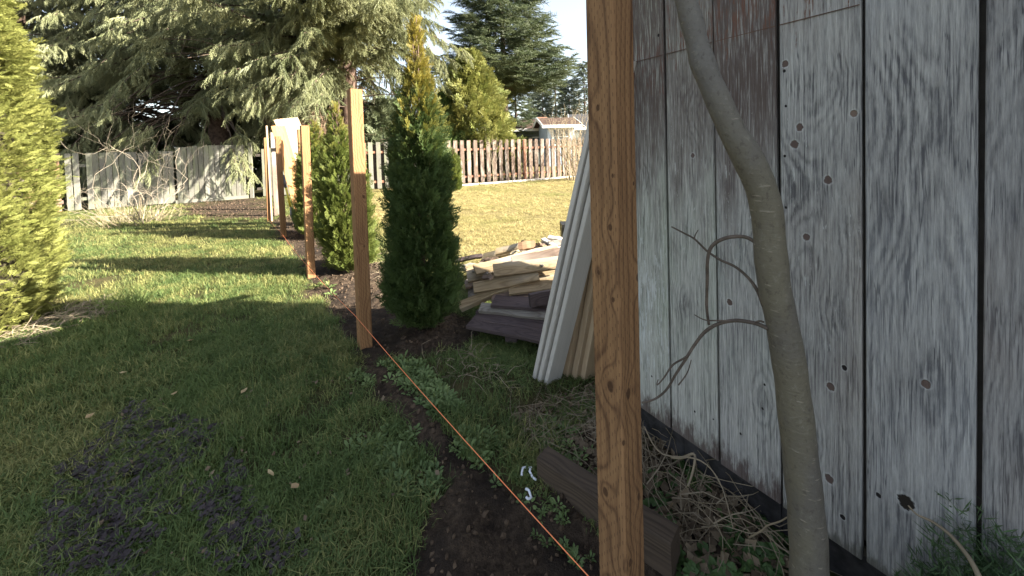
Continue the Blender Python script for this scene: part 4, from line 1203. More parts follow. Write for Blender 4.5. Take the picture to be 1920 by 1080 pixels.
# ------------------------------------------------------------------ weeds, violet ground cover, clods, straw
def rosette(seed, mat, n, l, w, up, fold=.25):
    r = random.Random(seed); mb = MB()
    for i in range(n):
        a = i * 2.4 + r.uniform(-.4, .4); e = up * r.uniform(.4, 1.4); L = l * r.uniform(.6, 1.2)
        d = np.array([math.cos(a), math.sin(a), e]); s = np.array([-math.sin(a), math.cos(a), 0])
        base = d * L * .35 * r.uniform(.5, 1.6)
        pts = []
        for t, ww, dz in ((0, .1, 0), (.3, .8, .05), (.65, 1, .02), (1, .15, -.12)):
            c = base + d * L * t + np.array([0, 0, dz * L]); q = s * w * ww
            pts += [c - q + np.array([0, 0, fold * w * ww]), c, c + q + np.array([0, 0, fold * w * ww])]
        f = []
        for k in range(3): f += [(k*3, k*3+1, k*3+4, k*3+3), (k*3+1, k*3+2, k*3+5, k*3+4)]
        mb.add(pts, f)
    return mb.mesh('leaf_rosette', mat)
WEED = leaf_mat('weed_leaf', (.080, .125, .042), (.20, .26, .095), None, None, .3, 5)
IVY = leaf_mat('dark_weed_leaf', (.045, .085, .026), (.110, .175, .055), None, None, .3, 5)
VIOLET = leaf_mat('violet_leaf', (.024, .018, .019), (.066, .052, .055), None, None, .12, 7, .8)
WEEDS = [rosette(i, WEED, 9, .038, .009, .55) for i in range(4)]
IVYS = [rosette(i + 10, IVY, 8, .034, .014, .5) for i in range(3)]
VIO = [rosette(i + 20, VIOLET, 5, .036, .021, .28, .1) for i in range(4)]
rw = np.random.default_rng(31)
def in_px(n, poly, pw=1.0):
    """n places on the ground inside an outline of ground points, even over the ground."""
    g = [g2(*p) for p in poly]; gx = [p[0] for p in g]; gy = [p[1] for p in g]
    X = rw.uniform(min(gx), max(gx), n * 8); Y = rw.uniform(min(gy), max(gy), n * 8)
    k = poly_mask(X, Y, g)
    return X[k][:n], Y[k][:n]
def strew(name, xs, ys, meshes, s0, s1, lift=0.0, tilt=.25):
    if meshes in (WEEDS, IVYS):            # fewer on freshly turned soil
        k = soil_at(xs, ys) < rw.uniform(.2, 1.15, len(xs)); xs, ys = xs[k], ys[k]
    n = len(xs)
    return scatter(name, np.stack([xs, ys, lawn_height(xs, ys) + lift], 1), np.stack([rw.normal(0, tilt, n), rw.normal(0, tilt, n), rw.uniform(0, 6.28, n)], 1), rw.uniform(s0, s1, n), meshes)
def clump(xs, ys, s, th, seed):
    k = vnoise(xs, ys, s, seed) > th; return xs[k], ys[k]
xs, ys = in_px(620, ((700, 690), (780, 680), (900, 800), (1000, 850), (1010, 900), (900, 900), (840, 850), (790, 770), (740, 730)))
strew('weeds', *clump(xs, ys, .14, .42, 3), WEEDS, .45, 1.05)
xs, ys = in_px(480, ((560, 800), (680, 700), (740, 760), (850, 900), (770, 1000), (700, 1080), (560, 1080)))
strew('weeds', *clump(xs, ys, .2, .56, 4), WEEDS, .4, .9)
xs, ys = in_px(520, ((1010, 790), (1110, 770), (1110, 900), (1010, 850)))
strew('weeds', *clump(xs, ys, .15, .5, 6), WEEDS, .4, .9)
xs, ys = in_px(420, ((930, 930), (1030, 930), (1110, 1040), (1110, 1080), (1000, 1000)))
strew('weeds', *clump(xs, ys, .12, .62, 7), WEEDS, .3, .6)
xs, ys = in_px(900, ((1220, 860), (1330, 880), (1470, 1000), (1500, 1130), (1290, 1130), (1220, 960)))
strew('ivy', *clump(xs, ys, .16, .45, 8), IVYS, .6, 1.2)
xs, ys = in_px(800, ((60, 1080), (110, 880), (250, 760), (400, 800), (460, 900), (520, 1080)))
strew('violet_ground_cover', *clump(xs, ys, .2, .42, 5), VIO, .2, .55, .028, .3)
xs, ys = in_px(450, ((0, 1400), (90, 1000), (300, 900), (560, 1000), (640, 1400)))
strew('violet_ground_cover', *clump(xs, ys, .25, .36, 5), VIO, .22, .6, .028, .3)
# small patch of weeds between the posts
xs, ys = in_px(26, ((595, 535), (625, 530), (630, 555), (600, 560))); strew('weeds', xs, ys, WEEDS, 1.0, 2.0)

def clod(seed, mat):
    r = np.random.default_rng(seed)
    bm = bmesh.new(); bmesh.ops.create_icosphere(bm, subdivisions=1, radius=1.0)
    for v in bm.verts: v.co *= 1 + r.normal(0, .22); v.co.z *= .7
    me = bpy.data.meshes.new('clod'); bm.to_mesh(me); bm.free(); me.materials.append(mat); return me
SOILM = Mat('soil_clod', .95, .1)
SOILM.color(SOILM.mix(SOILM.math('MULTIPLY_ADD', SOILM.objinfo('Random'), .6, SOILM.math('MULTIPLY', SOILM.noise(SOILM.pos(), 60, 4), .4)), (.020, .015, .011), (.115, .080, .054)))
CL = [clod(i, SOILM.m) for i in range(5)]
n = 44000
X = rw.uniform(-11.5, 1.2, n); Y = np.exp(rw.uniform(math.log(.85), math.log(12.6), n))
k = (soil_at(X, Y) > .6) & (((X - SA.x) * SN.x + (Y - SA.y) * SN.y) < -.02)
X, Y = X[k], Y[k]
sz = np.minimum(np.exp(rw.normal(math.log(.0046), .55, len(X))), .0115) * (1 + Y * .16)
scatter('soil_clods', np.stack([X, Y, lawn_height(X, Y) + sz * .25], 1), rw.uniform(0, 6.28, (len(X), 3)), sz, CL)

STRAW = Mat('dry_straw', .7, .2)
STRAW.color(STRAW.mix(STRAW.noise(STRAW.coord(), 9, 3), (.085, .066, .045), (.31, .25, .17)))
STRAW = STRAW.m
def stalks(name, n, area, lmin, lmax, rad, rise, mat, label=None, cat=None, kind='stuff', seed=1, bend=.6, base_dir=None, wob=.35):
    r = np.random.default_rng(seed); mb = MB()
    xs, ys = area(n) if callable(area) else area
    for x, y in zip(xs, ys):
        L = r.uniform(lmin, lmax); a = r.uniform(0, 6.28) if base_dir is None else base_dir + r.normal(0, .8)
        z = hz(x, y) + r.uniform(0, .05); p = np.array([x, y, z]); pts = [p]; el = r.uniform(*rise)
        for i in range(5):
            p = p + np.array([math.cos(a) * math.cos(el), math.sin(a) * math.cos(el), math.sin(el)]) * L / 5
            a += r.normal(0, wob); el -= bend * r.uniform(.0, .6)
            if p[2] < .008: p[2] = .008 + r.random() * .01; el = abs(el) * .3
            pts.append(p.copy())
        mb.tube(pts, np.linspace(rad * r.uniform(.7, 1.3), rad * .4, 6), 3, False)
    o = mb.build(name, mat); tag(o, label, cat, None, kind); return o
stalks('dry_straw', 170, lambda n: in_px(n, ((1190, 800), (1240, 770), (1340, 850), (1440, 960), (1470, 1040), (1330, 1010), (1210, 930))), .15, .50, .0022, (-.1, .8), STRAW, seed=3)
stalks('dry_straw', 120, lambda n: in_px(n, ((960, 790), (1110, 730), (1115, 880), (1010, 850))), .10, .36, .0017, (-.1, .4), STRAW, seed=4)
stalks('dry_straw', 60, lambda n: in_px(n, ((780, 680), (900, 660), (960, 720), (860, 720))), .08, .25, .0025, (-.1, .5), STRAW, seed=5)
stalks('dry_straw', 260, lambda n: in_px(n, ((10, 640), (110, 590), (190, 570), (230, 590), (120, 625), (20, 665))), .08, .28, .0035, (0, .9), STRAW, seed=6)
stalks('dry_straw', 380, lambda n: in_px(n, ((900, 470), (820, 560), (720, 600), (700, 520), (720, 470))), .05, .18, .0025, (0, .4), STRAW, seed=8)
LONGG = leaf_mat('long_grass_blade', (.10, .16, .045), (.24, .30, .09), None, None, .35, 3)
stalks('long_grass', 220, lambda n: in_px(n, ((185, 585), (270, 572), (275, 588), (190, 600))), .10, .26, .0024, (.7, 1.4), LONGG, seed=9, bend=.3)

# mossy grass heaped against the shed at the right corner
MOSSG = leaf_mat('mossy_grass_blade', (.040, .075, .030), (.095, .150, .062), None, None, .25, 4)
MT = []
for i in range(4):
    r = random.Random(i + 70); mb = MB()
    for _ in range(40):
        a, q = r.uniform(0, 6.28), .07 * math.sqrt(r.random()); b = r.uniform(0, 6.28); L = r.uniform(.03, .075)
        diamond(mb, (math.cos(a) * q, math.sin(a) * q, r.uniform(-.02, .03)), (math.cos(b) * .7, math.sin(b) * .7, r.uniform(.3, 1)), (r.uniform(-1, 1), r.uniform(-1, 1), .4), L, .0028)
    MT.append(mb.mesh('moss_tuft', MOSSG))
ss = rw.uniform(.85, 2.2, 3200); off = rw.uniform(.02, .36, 3200)
Px = SA.x + SD.x * ss - SN.x * off; Py = SA.y + SD.y * ss - SN.y * off
mh = np.clip((ss - .93) / .14, 0, 1) * np.clip((2.1 - ss) / .5, 0, 1) * .50 * np.clip(1.1 - off / .36, 0, 1) ** .6 * rw.uniform(.02, 1, 3200) * (.7 + .6 * vnoise(ss, off, .09, 3))
k = mh > .01
scatter('mossy_grass', np.stack([Px, Py, mh], 1)[k], rw.uniform(-.5, .5, (k.sum(), 3)) + np.array([0, 0, 3]), rw.uniform(.4, .8, k.sum()), MT)

# stray leaves and bits
LEAFB = leaf_mat('fallen_leaf', (.30, .20, .10), (.46, .36, .20), None, None, .2, 3)
def fallen(seed, l, w):
    r = random.Random(seed); mb = MB()
    mb.add([(0, 0, .004), (l*.3, w, .012), (l*.7, w*.8, .008), (l, 0, .018), (l*.7, -w*.8, .016), (l*.3, -w, .010), (l*.5, 0, .002)], [(0,6,1),(1,6,2),(2,6,3),(3,6,4),(4,6,5),(5,6,0)])
    return mb.mesh('fallen_leaf', LEAFB)
FL = [fallen(1, .06, .016), fallen(2, .05, .020), fallen(3, .07, .010)]
for i, (px, py, lab) in enumerate(((318, 512, 0), (160, 797, 'tan dead leaf lying at the far edge of the violet ground cover'), (514, 917, 'long pale dead leaf lying in grass right of the violet cover'), (365, 645, 'small pale leaf on the shaded lawn below the shadow edge'),
                                (330, 748, 'pale leaf on shaded lawn above the violet ground cover'), (223, 710, 'narrow pale leaf in the long shaded grass at left'), (452, 755, 'yellowish leaf among brown patches of the shaded lawn'), (560, 940, 'thin pale leaf near the soil patch edge'))):
    if not lab: continue
    g = ground(px, py)
    o = link(bpy.data.objects.new('fallen_leaf', FL[i % 3])); o.location = (g.x, g.y, hz(g.x, g.y) + .045); o.rotation_euler = (.25, .1, i * 1.3); o.scale = (.8, .8, .8)
    tag(o, lab, 'leaf', 'dead leaves on the lawn')

LIT = leaf_mat('leaf_litter', (.070, .048, .030), (.20, .15, .095), None, None, .1, 6, .8)
LM = []
for i in range(4):
    r = random.Random(i + 5); mb = MB(); l, w = r.uniform(.02, .05), r.uniform(.006, .016)
    mb.add([(0, 0, .002), (l*.4, w, .008 * r.random()), (l, 0, .010 * r.random()), (l*.5, -w, .012 * r.random())], [(0, 3, 2, 1)]); LM.append(mb.mesh('leaf_litter', LIT))
xs, ys = in_px(1500, ((1190, 780), (1240, 760), (1340, 840), (1450, 950), (1500, 1130), (1320, 1100), (1210, 950))); strew('leaf_litter', xs, ys, LM, .7, 1.5, .006, .4)
xs, ys = in_px(900, ((960, 780), (1115, 720), (1115, 900), (1010, 860))); strew('leaf_litter', xs, ys, LM, .6, 1.3, .006, .4)
xs, ys = in_px(110, ((120, 900), (260, 740), (700, 700), (850, 900), (520, 1080), (160, 1080))); strew('leaf_litter', xs, ys, LM, .3, .8, .035, .6)
# white cord bits in the soil
M = Mat('white_cord', .6); M.color((.66, .68, .74))
for seq in (((978, 892), (980, 880), (988, 874), (996, 876), (993, 886), (999, 894), (1012, 901)), ((986, 917), (992, 922), (996, 931), (989, 934), (984, 932))):
    pts = [ground(px, py, .03) for px, py in seq]
    P = []
    for a, b in zip(pts[:-1], pts[1:]):
        for t in (0, .5): q = a.lerp(b, t); P.append((q.x, q.y, q.z + .006 * math.sin(len(P))))
    mb = MB(); mb.tube(P, .0052, 6)
    o = mb.build('cord', M.m, None, True)
    tag(o, 'longer hooked bit of white cord on dark soil at the timber end' if len(seq) > 6 else 'short curled bit of white cord just nearer than the hooked bit', 'cord')

# ------------------------------------------------------------------ bare sapling in front of the shed
def sapling():
    Mb = Mat('sapling_bark', .7, .25)
    p = Mb.coord(); n1 = Mb.noise(Mb.scale3(p, (6, 6, 2.5)), 1, 4, .6); n2 = Mb.noise(Mb.scale3(p, (90, 90, 130)), 1, 4, .6)
    len_ = Mb.noise(Mb.scale3(p, (25, 25, 120)), 1, 2, .5)
    col = Mb.mix(n1, (.088, .077, .064), (.165, .150, .130))
    col = Mb.mix(Mb.ramp(n1, .35, .62, 0, .55), col, (.150, .130, .080))
    px_, py_, pz_ = Mb.sep(p)
    col = Mb.mix(Mb.ramp(pz_, 1.25, 1.75, 0, .6), col, (.155, .148, .145))
    col = Mb.mix(Mb.ramp(n2, .55, .75, 0, .45), col, (.085, .070, .052))
    col = Mb.mix(Mb.ramp(len_, .66, .74, 0, .55), col, (.32, .28, .22))
    Mb.color(col); n4 = Mb.noise(Mb.scale3(p, (55, 55, 38)), 1, 5, .7); Mb.color(Mb.mix(Mb.ramp(n4, .56, .70, 0, .35), Mb.mix(Mb.ramp(n4, .46, .34, 0, .45), col, (.055, .045, .036)), (.25, .24, .20))); Mb.bump(Mb.math('ADD', Mb.math('ADD', n2, n4), Mb.math('MULTIPLY', len_, .8)), .6, .003)
    y0 = 1.03
    cl = [(1530, 1260, 86), (1522, 1150, 80), (1517, 1060, 74), (1513, 980, 72), (1505, 900, 70), (1494, 800, 68), (1482, 700, 66), (1465, 600, 64), (1452, 540, 62), (1444, 470, 62), (1438, 400, 62), (1424, 345, 62), (1398, 290, 58), (1370, 240, 54),
          (1343, 180, 51), (1318, 120, 48), (1302, 60, 46), (1286, 0, 44), (1268, -70, 42), (1250, -150, 39), (1240, -240, 35), (1246, -330, 28)]
    def yy(py): return y0 - .05 * (1 - min(max(py, -300), 1200) / 1200)
    base = depth(1530, 1260, y0); base.z = 0
    root = empty('bare_sapling', base); tag(root, 'bare smooth barked young tree with a bent trunk growing in front of the shed boards', 'tree')
    c = np.array([depth(px, py, yy(py)) for px, py, w in cl]); rad = np.array([w * .425 * yy(py) / F_PX for px, py, w in cl])
    t = np.arange(len(cl)); ti = np.linspace(0, len(cl) - 1, 90)
    def cat(v):
        out = []
        for u in ti:
            i = min(int(u), len(v) - 2); f = u - i
            p0, p1, p2, p3 = v[max(i-1, 0)], v[i], v[i+1], v[min(i+2, len(v)-1)]
            out.append(.5 * ((2*p1) + (-p0+p2)*f + (2*p0-5*p1+4*p2-p3)*f*f + (-p0+3*p1-3*p2+p3)*f**3))
        return np.array(out)
    C = cat(c); R = cat(rad[:, None])[:, 0]
    r = np.random.default_rng(2)
    R = R * (1 + .025 * np.sin(ti * 5.1) + r.normal(0, .008, len(R)))
    for u, k in ((12, .10), (8.5, .05), (15, .05)): R *= 1 + k * np.exp(-((ti - u) / .35) ** 2)
    C[0, 2] = min(C[0, 2], -.05)
    mb = MB(); mb.tube(C - np.array(base), R, 22); mb.build('trunk', Mb.m, root, True)
    TW = simple('twig_bark', (.10, .078, .062), .8, .3, 30)
    def tw(seq, r0, r1, dy=0.0, parent=root):
        P = [depth(px, py, y0 - .02 + dd) - base for px, py, dd in seq]
        P = np.array(P); n = len(P); ui = np.linspace(0, n - 1, n * 5)
        out = []
        for u in ui:
            i = min(int(u), n - 2); f = u - i
            p0, p1, p2, p3 = P[max(i-1, 0)], P[i], P[i+1], P[min(i+2, n-1)]
            out.append(.5 * ((2*p1) + (-p0+p2)*f + (2*p0-5*p1+4*p2-p3)*f*f + (-p0+3*p1-3*p2+p3)*f**3))
        m = MB(); m.tube(out, np.linspace(r0, r1, len(out)), 8); return m.build('twig', TW, parent, True)
    tw(((1418, 455, .0), (1395, 444, .02), (1362, 446, .04), (1336, 460, .06), (1327, 485, .07), (1326, 530, .08), (1325, 575, .09), (1329, 608, .10)), .0055, .0042)
    tw(((1432, 575, 0), (1420, 545, .02), (1402, 520, .04), (1378, 500, .06), (1350, 487, .08), (1325, 470, .10), (1302, 448, .11), (1280, 436, .12), (1259, 425, .13)), .0052, .0022)
    tw(((1302, 447, .11), (1304, 440, .11), (1309, 431, .11)), .0022, .0012)
    tw(((1440, 616, 0), (1415, 606, .02), (1378, 601, .04), (1345, 608, .06), (1320, 624, .08), (1300, 650, .09), (1284, 676, .10), (1268, 700, .11), (1250, 730, .12), (1228, 748, .13), (1203, 755, .14)), .0062, .0028)
    tw(((1380, 602, .03), (1350, 601, .05), (1322, 600, .06), (1302, 590, .07)), .0028, .0014)
    tw(((1300, 650, .085), (1288, 668, .08), (1262, 684, .10), (1245, 708, .11), (1232, 722, .12), (1234, 712, .12)), .0036, .0014)
    tw(((1272, 722, .11), (1288, 700, .10), (1296, 675, .09)), .0022, .0012)
    tw(((1432, 604, 0), (1424, 602, .01), (1410, 606, .02)), .0030, .0020)
sapling()

def path_tube(name, seq, r0, r1, mat, label, cat_, sides=6):
    P = np.array([np.array(v) for v in seq]); n = len(P); out = []
    for u in np.linspace(0, n - 1, n * 4):
        i = min(int(u), n - 2); f = u - i
        p0, p1, p2, p3 = P[max(i-1, 0)], P[i], P[i+1], P[min(i+2, n-1)]
        out.append(.5 * ((2*p1) + (-p0+p2)*f + (2*p0-5*p1+4*p2-p3)*f*f + (-p0+3*p1-3*p2+p3)*f**3))
    mb = MB(); mb.tube(out, np.linspace(r0, r1, len(out)), sides); o = mb.build(name, mat, None, True); return tag(o, label, cat_)
path_tube('dry_stalk', [depth(*q) for q in ((1703, 948, .96), (1720, 965, .95), (1748, 978, .93), (1778, 1000, .90), (1805, 1030, .87), (1828, 1065, .84), (1850, 1120, .80), (1862, 1190, .76))], .0018, .0075, STRAW, 'pale curved dry stalk leaning against the lower shed boards at right', 'stalk')
path_tube('dry_stalk', [depth(*q) for q in ((1208, 800, 1.45), (1240, 850, 1.40), (1310, 862, 1.36), (1350, 905, 1.30), (1375, 990, 1.2))], .003, .002, STRAW, 'thick pale bent stalk in the straw between post and shed', 'stalk')
path_tube('dry_stalk', [depth(*q) for q in ((1258, 857, 1.42), (1280, 858, 1.40), (1302, 852, 1.38), (1300, 880, 1.36), (1290, 912, 1.33))], .0055, .004, STRAW, 'broad pale flat stalk hooked over the straw at the shed foot', 'stalk')
path_tube('dry_stalk', [depth(*q) for q in ((1476, 970, 1.10), (1462, 978, 1.12), (1440, 985, 1.14), (1428, 995, 1.16), (1405, 1008, 1.2))], .002, .003, STRAW, 'thin pale root curling out from behind the sapling trunk', 'stalk')

# ------------------------------------------------------------------ boards leaning at the shed end
def lean_board(px, py, k, H, w, t, mat, label, face, sh=Vector((0, 0, 0)), z0=0.0):
    a = ground(px, py) + sh; a.z = z0
    b = a + SD * (k * H) + Vector((0, 0, H))
    o = timber('leaning_board', a, b, w, t, mat, face, None, .003, .0025, int(px))
    return tag(o, label, 'board', 'boards leaning against the far end of the shed')
edge = Vector((-.85, -.53, 0))
for i, (px, py, lab) in enumerate(((1014, 703, 'outermost pale board edge of the bundle leaning at the shed end'), (1024, 709, 'middle pale board of the bundle leaning at the shed end'), (1036, 714, 'inner pale board with its grey face showing, leaning at the shed end'))):
    lean_board(px, py, .345, 1.80 + .05 * i, .032, .12, W_WHITE, lab, edge)
for i, (px, py, lab) in enumerate(((1072, 698, 'left tan board of the short pair beside the near post'), (1088, 704, 'middle tan board tucked close beside the near post'), (1103, 706, 'tan board almost hidden by the near post'))):
    lean_board(px, py, .26, 1.45, .045, .12, W_PALE, lab, edge)

# ------------------------------------------------------------------ stack of new boards leaning by the far posts
for i in range(7):
    a, b = depth(604 + 5.5 * i, 419, 7.75 + .045 * i), depth(517 + 6.2 * i, 224 - .6 * i, 7.35 + .045 * i)
    o = timber('new_board', a, b, .082, .018, W_PALE, (.56, -.82, .2), None, .003, .002, 40 + i)
    tag(o, '%s pale new board from the left in the fan leaning behind the orange far posts' % ('first', 'second', 'third', 'fourth', 'fifth', 'sixth', 'seventh')[i], 'board', 'pale new boards leaning behind the far posts')
for i in range(4):
    a, b = depth(561 + 7 * i, 411, 7.42 + .045 * i), depth(512 + 6 * i, 236, 7.12 + .045 * i)
    o = timber('cedar_board', a, b, .075, .03, W_CEDAR, (.55, -.8, .2), None, .003, .002, 50 + i)
    tag(o, '%s orange cedar board in the row leaning under the pale boards' % ('first', 'second', 'third', 'fourth')[i], 'board', 'orange cedar boards leaning under the pale ones')

# yellow handled digging tool
p_ = [depth(*q) for q in ((531, 328, 6.95), (533, 345, 6.95), (536, 352, 6.94), (545, 388, 6.90), (549, 402, 6.88))]
tool = empty('digging_tool', (p_[4].x, p_[4].y, 0)); tag(tool, 'long digging tool with bright yellow handle leaning by the orange posts', 'tool')
T0 = Vector(tool.location)
mb = MB(); mb.tube([v - T0 for v in p_[2:4]], .020, 8); YM = Mat('yellow_handle', .4, .5); YM.color((.72, .58, .06)); mb.build('handle', YM.m, tool, True)
mb = MB(); mb.tube([p_[0] - T0, p_[1] - T0, p_[2] - T0], [.028, .032, .022], 8); mb.build('grip', simple('grey_rubber', (.12, .12, .13), .6, .1), tool, True)
mb = MB(); e_ = p_[4] + Vector((.05, .0, -.28)); q_ = [p_[3] - T0, p_[4] - T0, e_ - T0]
mb.tube(q_, [.014, .05, .012], 8); mb.build('blade', simple('dull_steel', (.14, .13, .12), .5, .2), tool, True)

# ------------------------------------------------------------------ heap of old boards
HEAP = 'old boards heaped on the lawn by the shed'
def heap(px0, py0, z0, px1, py1, z1, w, t, mat, label, tilt=(0, 0, 1), name='old_board', cat='board'):
    a, b = ground(px0, py0, z0), ground(px1, py1, z1)
    o = timber(name, a, b, w, t, mat, tilt, None, .004, .006, int(px0 + py0))
    return tag(o, label, cat, HEAP)
for args in (
    (884, 604, .115, 1062, 637, .115, .17, .030, W_DARKBOARD, 'frontmost wet dark board at the bottom of the heap', (.05, -.1, 1)),
    (893, 592, .125, 1064, 620, .125, .17, .030, W_DARKBOARD, 'second wet dark board from the front of the heap', (0, -.05, 1)),
    (900, 580, .135, 1066, 604, .135, .17, .028, W_DARKBOARD, 'third dark board, under the bluish narrow one', (0, 0, 1)),
    (901, 577, .175, 1060, 594, .180, .09, .035, W_GREYBOARD, 'narrow bluish grey board lying on the dark front boards', (0, -.5, 1)),
    (925, 566, .215, 1040, 574, .215, .17, .028, W_DARKBOARD, 'dark reddish board in shade behind the narrow grey board', (0, -.1, 1)),
    (925, 556, .215, 1040, 559, .23, .15, .028, W_BROWNFENCE, 'brown red board between the dark block and the pale pole', (0, -.15, 1)),
    (863, 575, .130, 987, 524, .33, .075, .060, W_TANBOARD, 'long pale split rail slanting up from the left end of the heap', (.2, -.6, 1)),
    (878, 549, .16, 930, 540, .19, .17, .025, W_GREYBOARD, 'short wide greyish board at the left side of the heap', (-.1, -.4, 1)),
    (872, 534, .22, 922, 523, .25, .09, .028, W_BROWNFENCE, 'short reddish broken board at the left of the heap', (0, -.5, 1)),
    (953, 541, .27, 1052, 527, .31, .20, .024, W_TANBOARD, 'pale broken wide board lit beside the dark timber block', (-.05, -.25, 1)),
    (919, 518, .33, 1052, 511, .34, .075, .022, W_TANBOARD, 'thin pale strip across the middle of the heap', (0, -.6, 1)),
    (875, 515, .32, 1013, 487, .40, .16, .030, W_TANBOARD, 'wide sunlit tan board facing front at the left of the heap', (0, -.8, .6)),
    (940, 511, .36, 1066, 478, .44, .18, .030, W_GREYBOARD, 'wide weathered board slanting up to the right in the heap', (0, -.8, .7)),
    (930, 500, .30, 1066, 500, .33, .20, .030, W_GREYBOARD, 'grey board buried in the middle of the heap', (0, -.1, 1)),
    (880, 524, .10, 1050, 545, .12, .22, .030, W_GREYBOARD, 'grey board at the bottom of the heap, under the tan ones', (0, 0, 1)),
    (870, 500, .10, 1060, 520, .20, .22, .030, W_GREYBOARD, 'hidden low grey board at the back of the heap', (0, 0, 1)),
    (853, 489, .09, 905, 480, .14, .05, .045, W_DARKBOARD, 'dark thin pole poking out at the back left of the heap', (0, -1, 1)),
    (905, 482, .16, 1000, 462, .34, .12, .030, W_TANBOARD, 'tan board at the back edge of the heap', (0, -.5, 1)),
    (930, 473, .30, 985, 460, .38, .13, .030, W_TANBOARD, 'short lit tan board on the back of the heap', (.2, -.3, 1)),
    (972, 464, .44, 1004, 460, .46, .12, .05, W_NEWFENCE, 'short reddish tan block on top of the heap', (0, -.5, 1)),
    (1014, 455, .48, 1038, 484, .46, .05, .03, W_TANBOARD, 'pale stick lying crosswise on top of the heap', (0, -.4, 1)),
    (1000, 470, .46, 1030, 482, .44, .06, .03, W_TANBOARD, 'splintered pale piece near the crosswise stick', (.2, -.4, 1)),
    (890, 506, .40, 1046, 467, .48, .11, .032, W_TANBOARD, 'long tan plank lying along the top of the heap', (0, -.6, .8)),
    (925, 508, .42, 1064, 490, .46, .12, .030, W_TANBOARD, 'long tan plank second from the top, towards the shed', (0, -.7, .7)),
    (960, 489, .47, 1066, 471, .52, .09, .030, W_BROWNFENCE, 'long brown plank on top of the heap, right half', (0, -.6, .8)),
    (888, 541, .28, 1010, 516, .37, .10, .028, W_TANBOARD, 'long tan plank just above the split rail', (0, -.7, .7)),
    (1019, 449, .50, 1042, 463, .49, .055, .035, W_WHITE, 'pale new offcut on the very top of the heap', (0, -.5, 1)),
    (1028, 446, .50, 1052, 449, .50, .06, .035, W_WHITE, 'second pale new offcut lying behind the topmost one', (0, -.5, 1)),
    (1014, 465, .46, 1066, 458, .47, .07, .04, W_BROWNFENCE, 'brown stick lying level near the top right of the heap', (0, -.7, 1)),
    (1030, 459, .49, 1066, 454, .49, .08, .04, W_GREYBOARD, 'grey brown offcut under the tool case on the heap', (0, -.6, 1)),
    (1036, 473, .46, 1066, 468, .47, .10, .03, W_WHITE, 'pale broad offcut at the right of the heap top', (.1, -.6, 1)),
): heap(*args)
heap(993, 563, .29, 1066, 553, .30, .10, .085, W_DARKBOARD, 'thick dark square timber block resting on the front boards', (0, -1, .25), 'timber_block', 'timber')
for px, py, z in ((958, 636, .04), (1020, 640, .04)):
    a = ground(px, py, z); o = timber('bearer_block', a, a + Vector((.08, .5, 0)), .09, .09, W_DARKBOARD, (0, 0, 1), None, .004, .004, int(px))
    tag(o, 'dark bearer block under the %s of the front heap boards' % ('left part' if px < 1000 else 'right part'), 'block', HEAP)
q_ = random.Random(9)
words_ = ('grey', 'tan', 'brown')
nth = ('leftmost', 'second', 'third', 'fourth', 'rightmost')
for i in range(15):
    px = 885 + i * 9.5 + q_.uniform(-3, 3)
    py = 505 - (px - 885) * .26 + q_.uniform(-14, 20); z = .34 + (px - 885) / 150 * .13
    dx, dy = q_.uniform(14, 34) * q_.choice((-1, 1)), q_.uniform(-12, 4)
    o = timber('board_scrap', ground(px, py, z), ground(px + dx, py + dy, z + q_.uniform(-.04, .05)), q_.uniform(.02, .045), q_.uniform(.010, .022), (W_GREYBOARD, W_TANBOARD, W_BROWNFENCE)[i % 3], (q_.uniform(-.6, .6), -.5, .8), None, .003, .006, i + 1)
    tag(o, 'small broken %s splinter on the heap, %s of the five %s ones' % (words_[i % 3], nth[i // 3], words_[i % 3]), 'board scrap', words_[i % 3] + ' splinters on the heap')
def lump(name, px, py, z, size, mat, label, seed):
    r = np.random.default_rng(seed); bm = bmesh.new(); bmesh.ops.create_icosphere(bm, subdivisions=2, radius=1)
    for v in bm.verts:
        v.co *= 1 + r.normal(0, .16); v.co.x *= size[0]; v.co.y *= size[1]; v.co.z *= size[2]
    me = bpy.data.meshes.new(name); bm.to_mesh(me); bm.free(); me.materials.append(mat)
    o = link(bpy.data.objects.new(name, me)); o.location = ground(px, py, z); return tag(o, label, 'debris', HEAP)
BARKD = simple('rotten_bark', (.075, .050, .036), .95, .5, 25, .8)
lump('bark_chunk', 930, 490, .34, (.13, .07, .045), BARKD, 'dark rotten bark chunk on the left of the heap', 1)
lump('bark_chunk', 912, 492, .30, (.07, .06, .04), BARKD, 'small dark bark chunk at the left back of the heap', 2)
lump('wood_chunk', 968, 480, .40, (.075, .05, .06), simple('pale_rotten_wood', (.36, .29, .19), .95, .4, 30, .6), 'pale broken wood chunk in the middle of the heap', 3)
lump('wood_chunk', 1046, 594, .17, (.10, .05, .04), simple('pale_lichen_wood', (.24, .23, .19), .95, .4, 30, .6), 'lichen grey splintered chunk under the dark timber block', 4)

# tool case behind the heap
tc = depth(1055, 447, 5.3); tcr = empty('tool_case', (tc.x, 5.3, 0)); tag(tcr, 'black tool case with yellow latch behind the heap of boards', 'tool case')
BLK = simple('black_plastic', (.018, .018, .019), .5, .1); YEL = simple('yellow_plastic', (.70, .48, .03), .45, .1)
mb = MB(); mb.box((0, 0, .02), (.46, .24, .24)); b_ = mb.build('body', BLK, tcr)
mb = MB(); mb.box((-.006, -.006, .242), (.466, .246, .37)); mb.build('lid', BLK, tcr)
mb = MB(); mb.box((.055, -.022, .22), (.115, -.007, .34)); mb.box((.115, -.022, .29), (.17, -.007, .34)); mb.build('latch', YEL, tcr)
mb = MB(); mb.tube([(.14, .12, .37), (.14, .12, .41), (.32, .12, .41), (.32, .12, .37)], .012, 6); mb.build('handle', BLK, tcr)

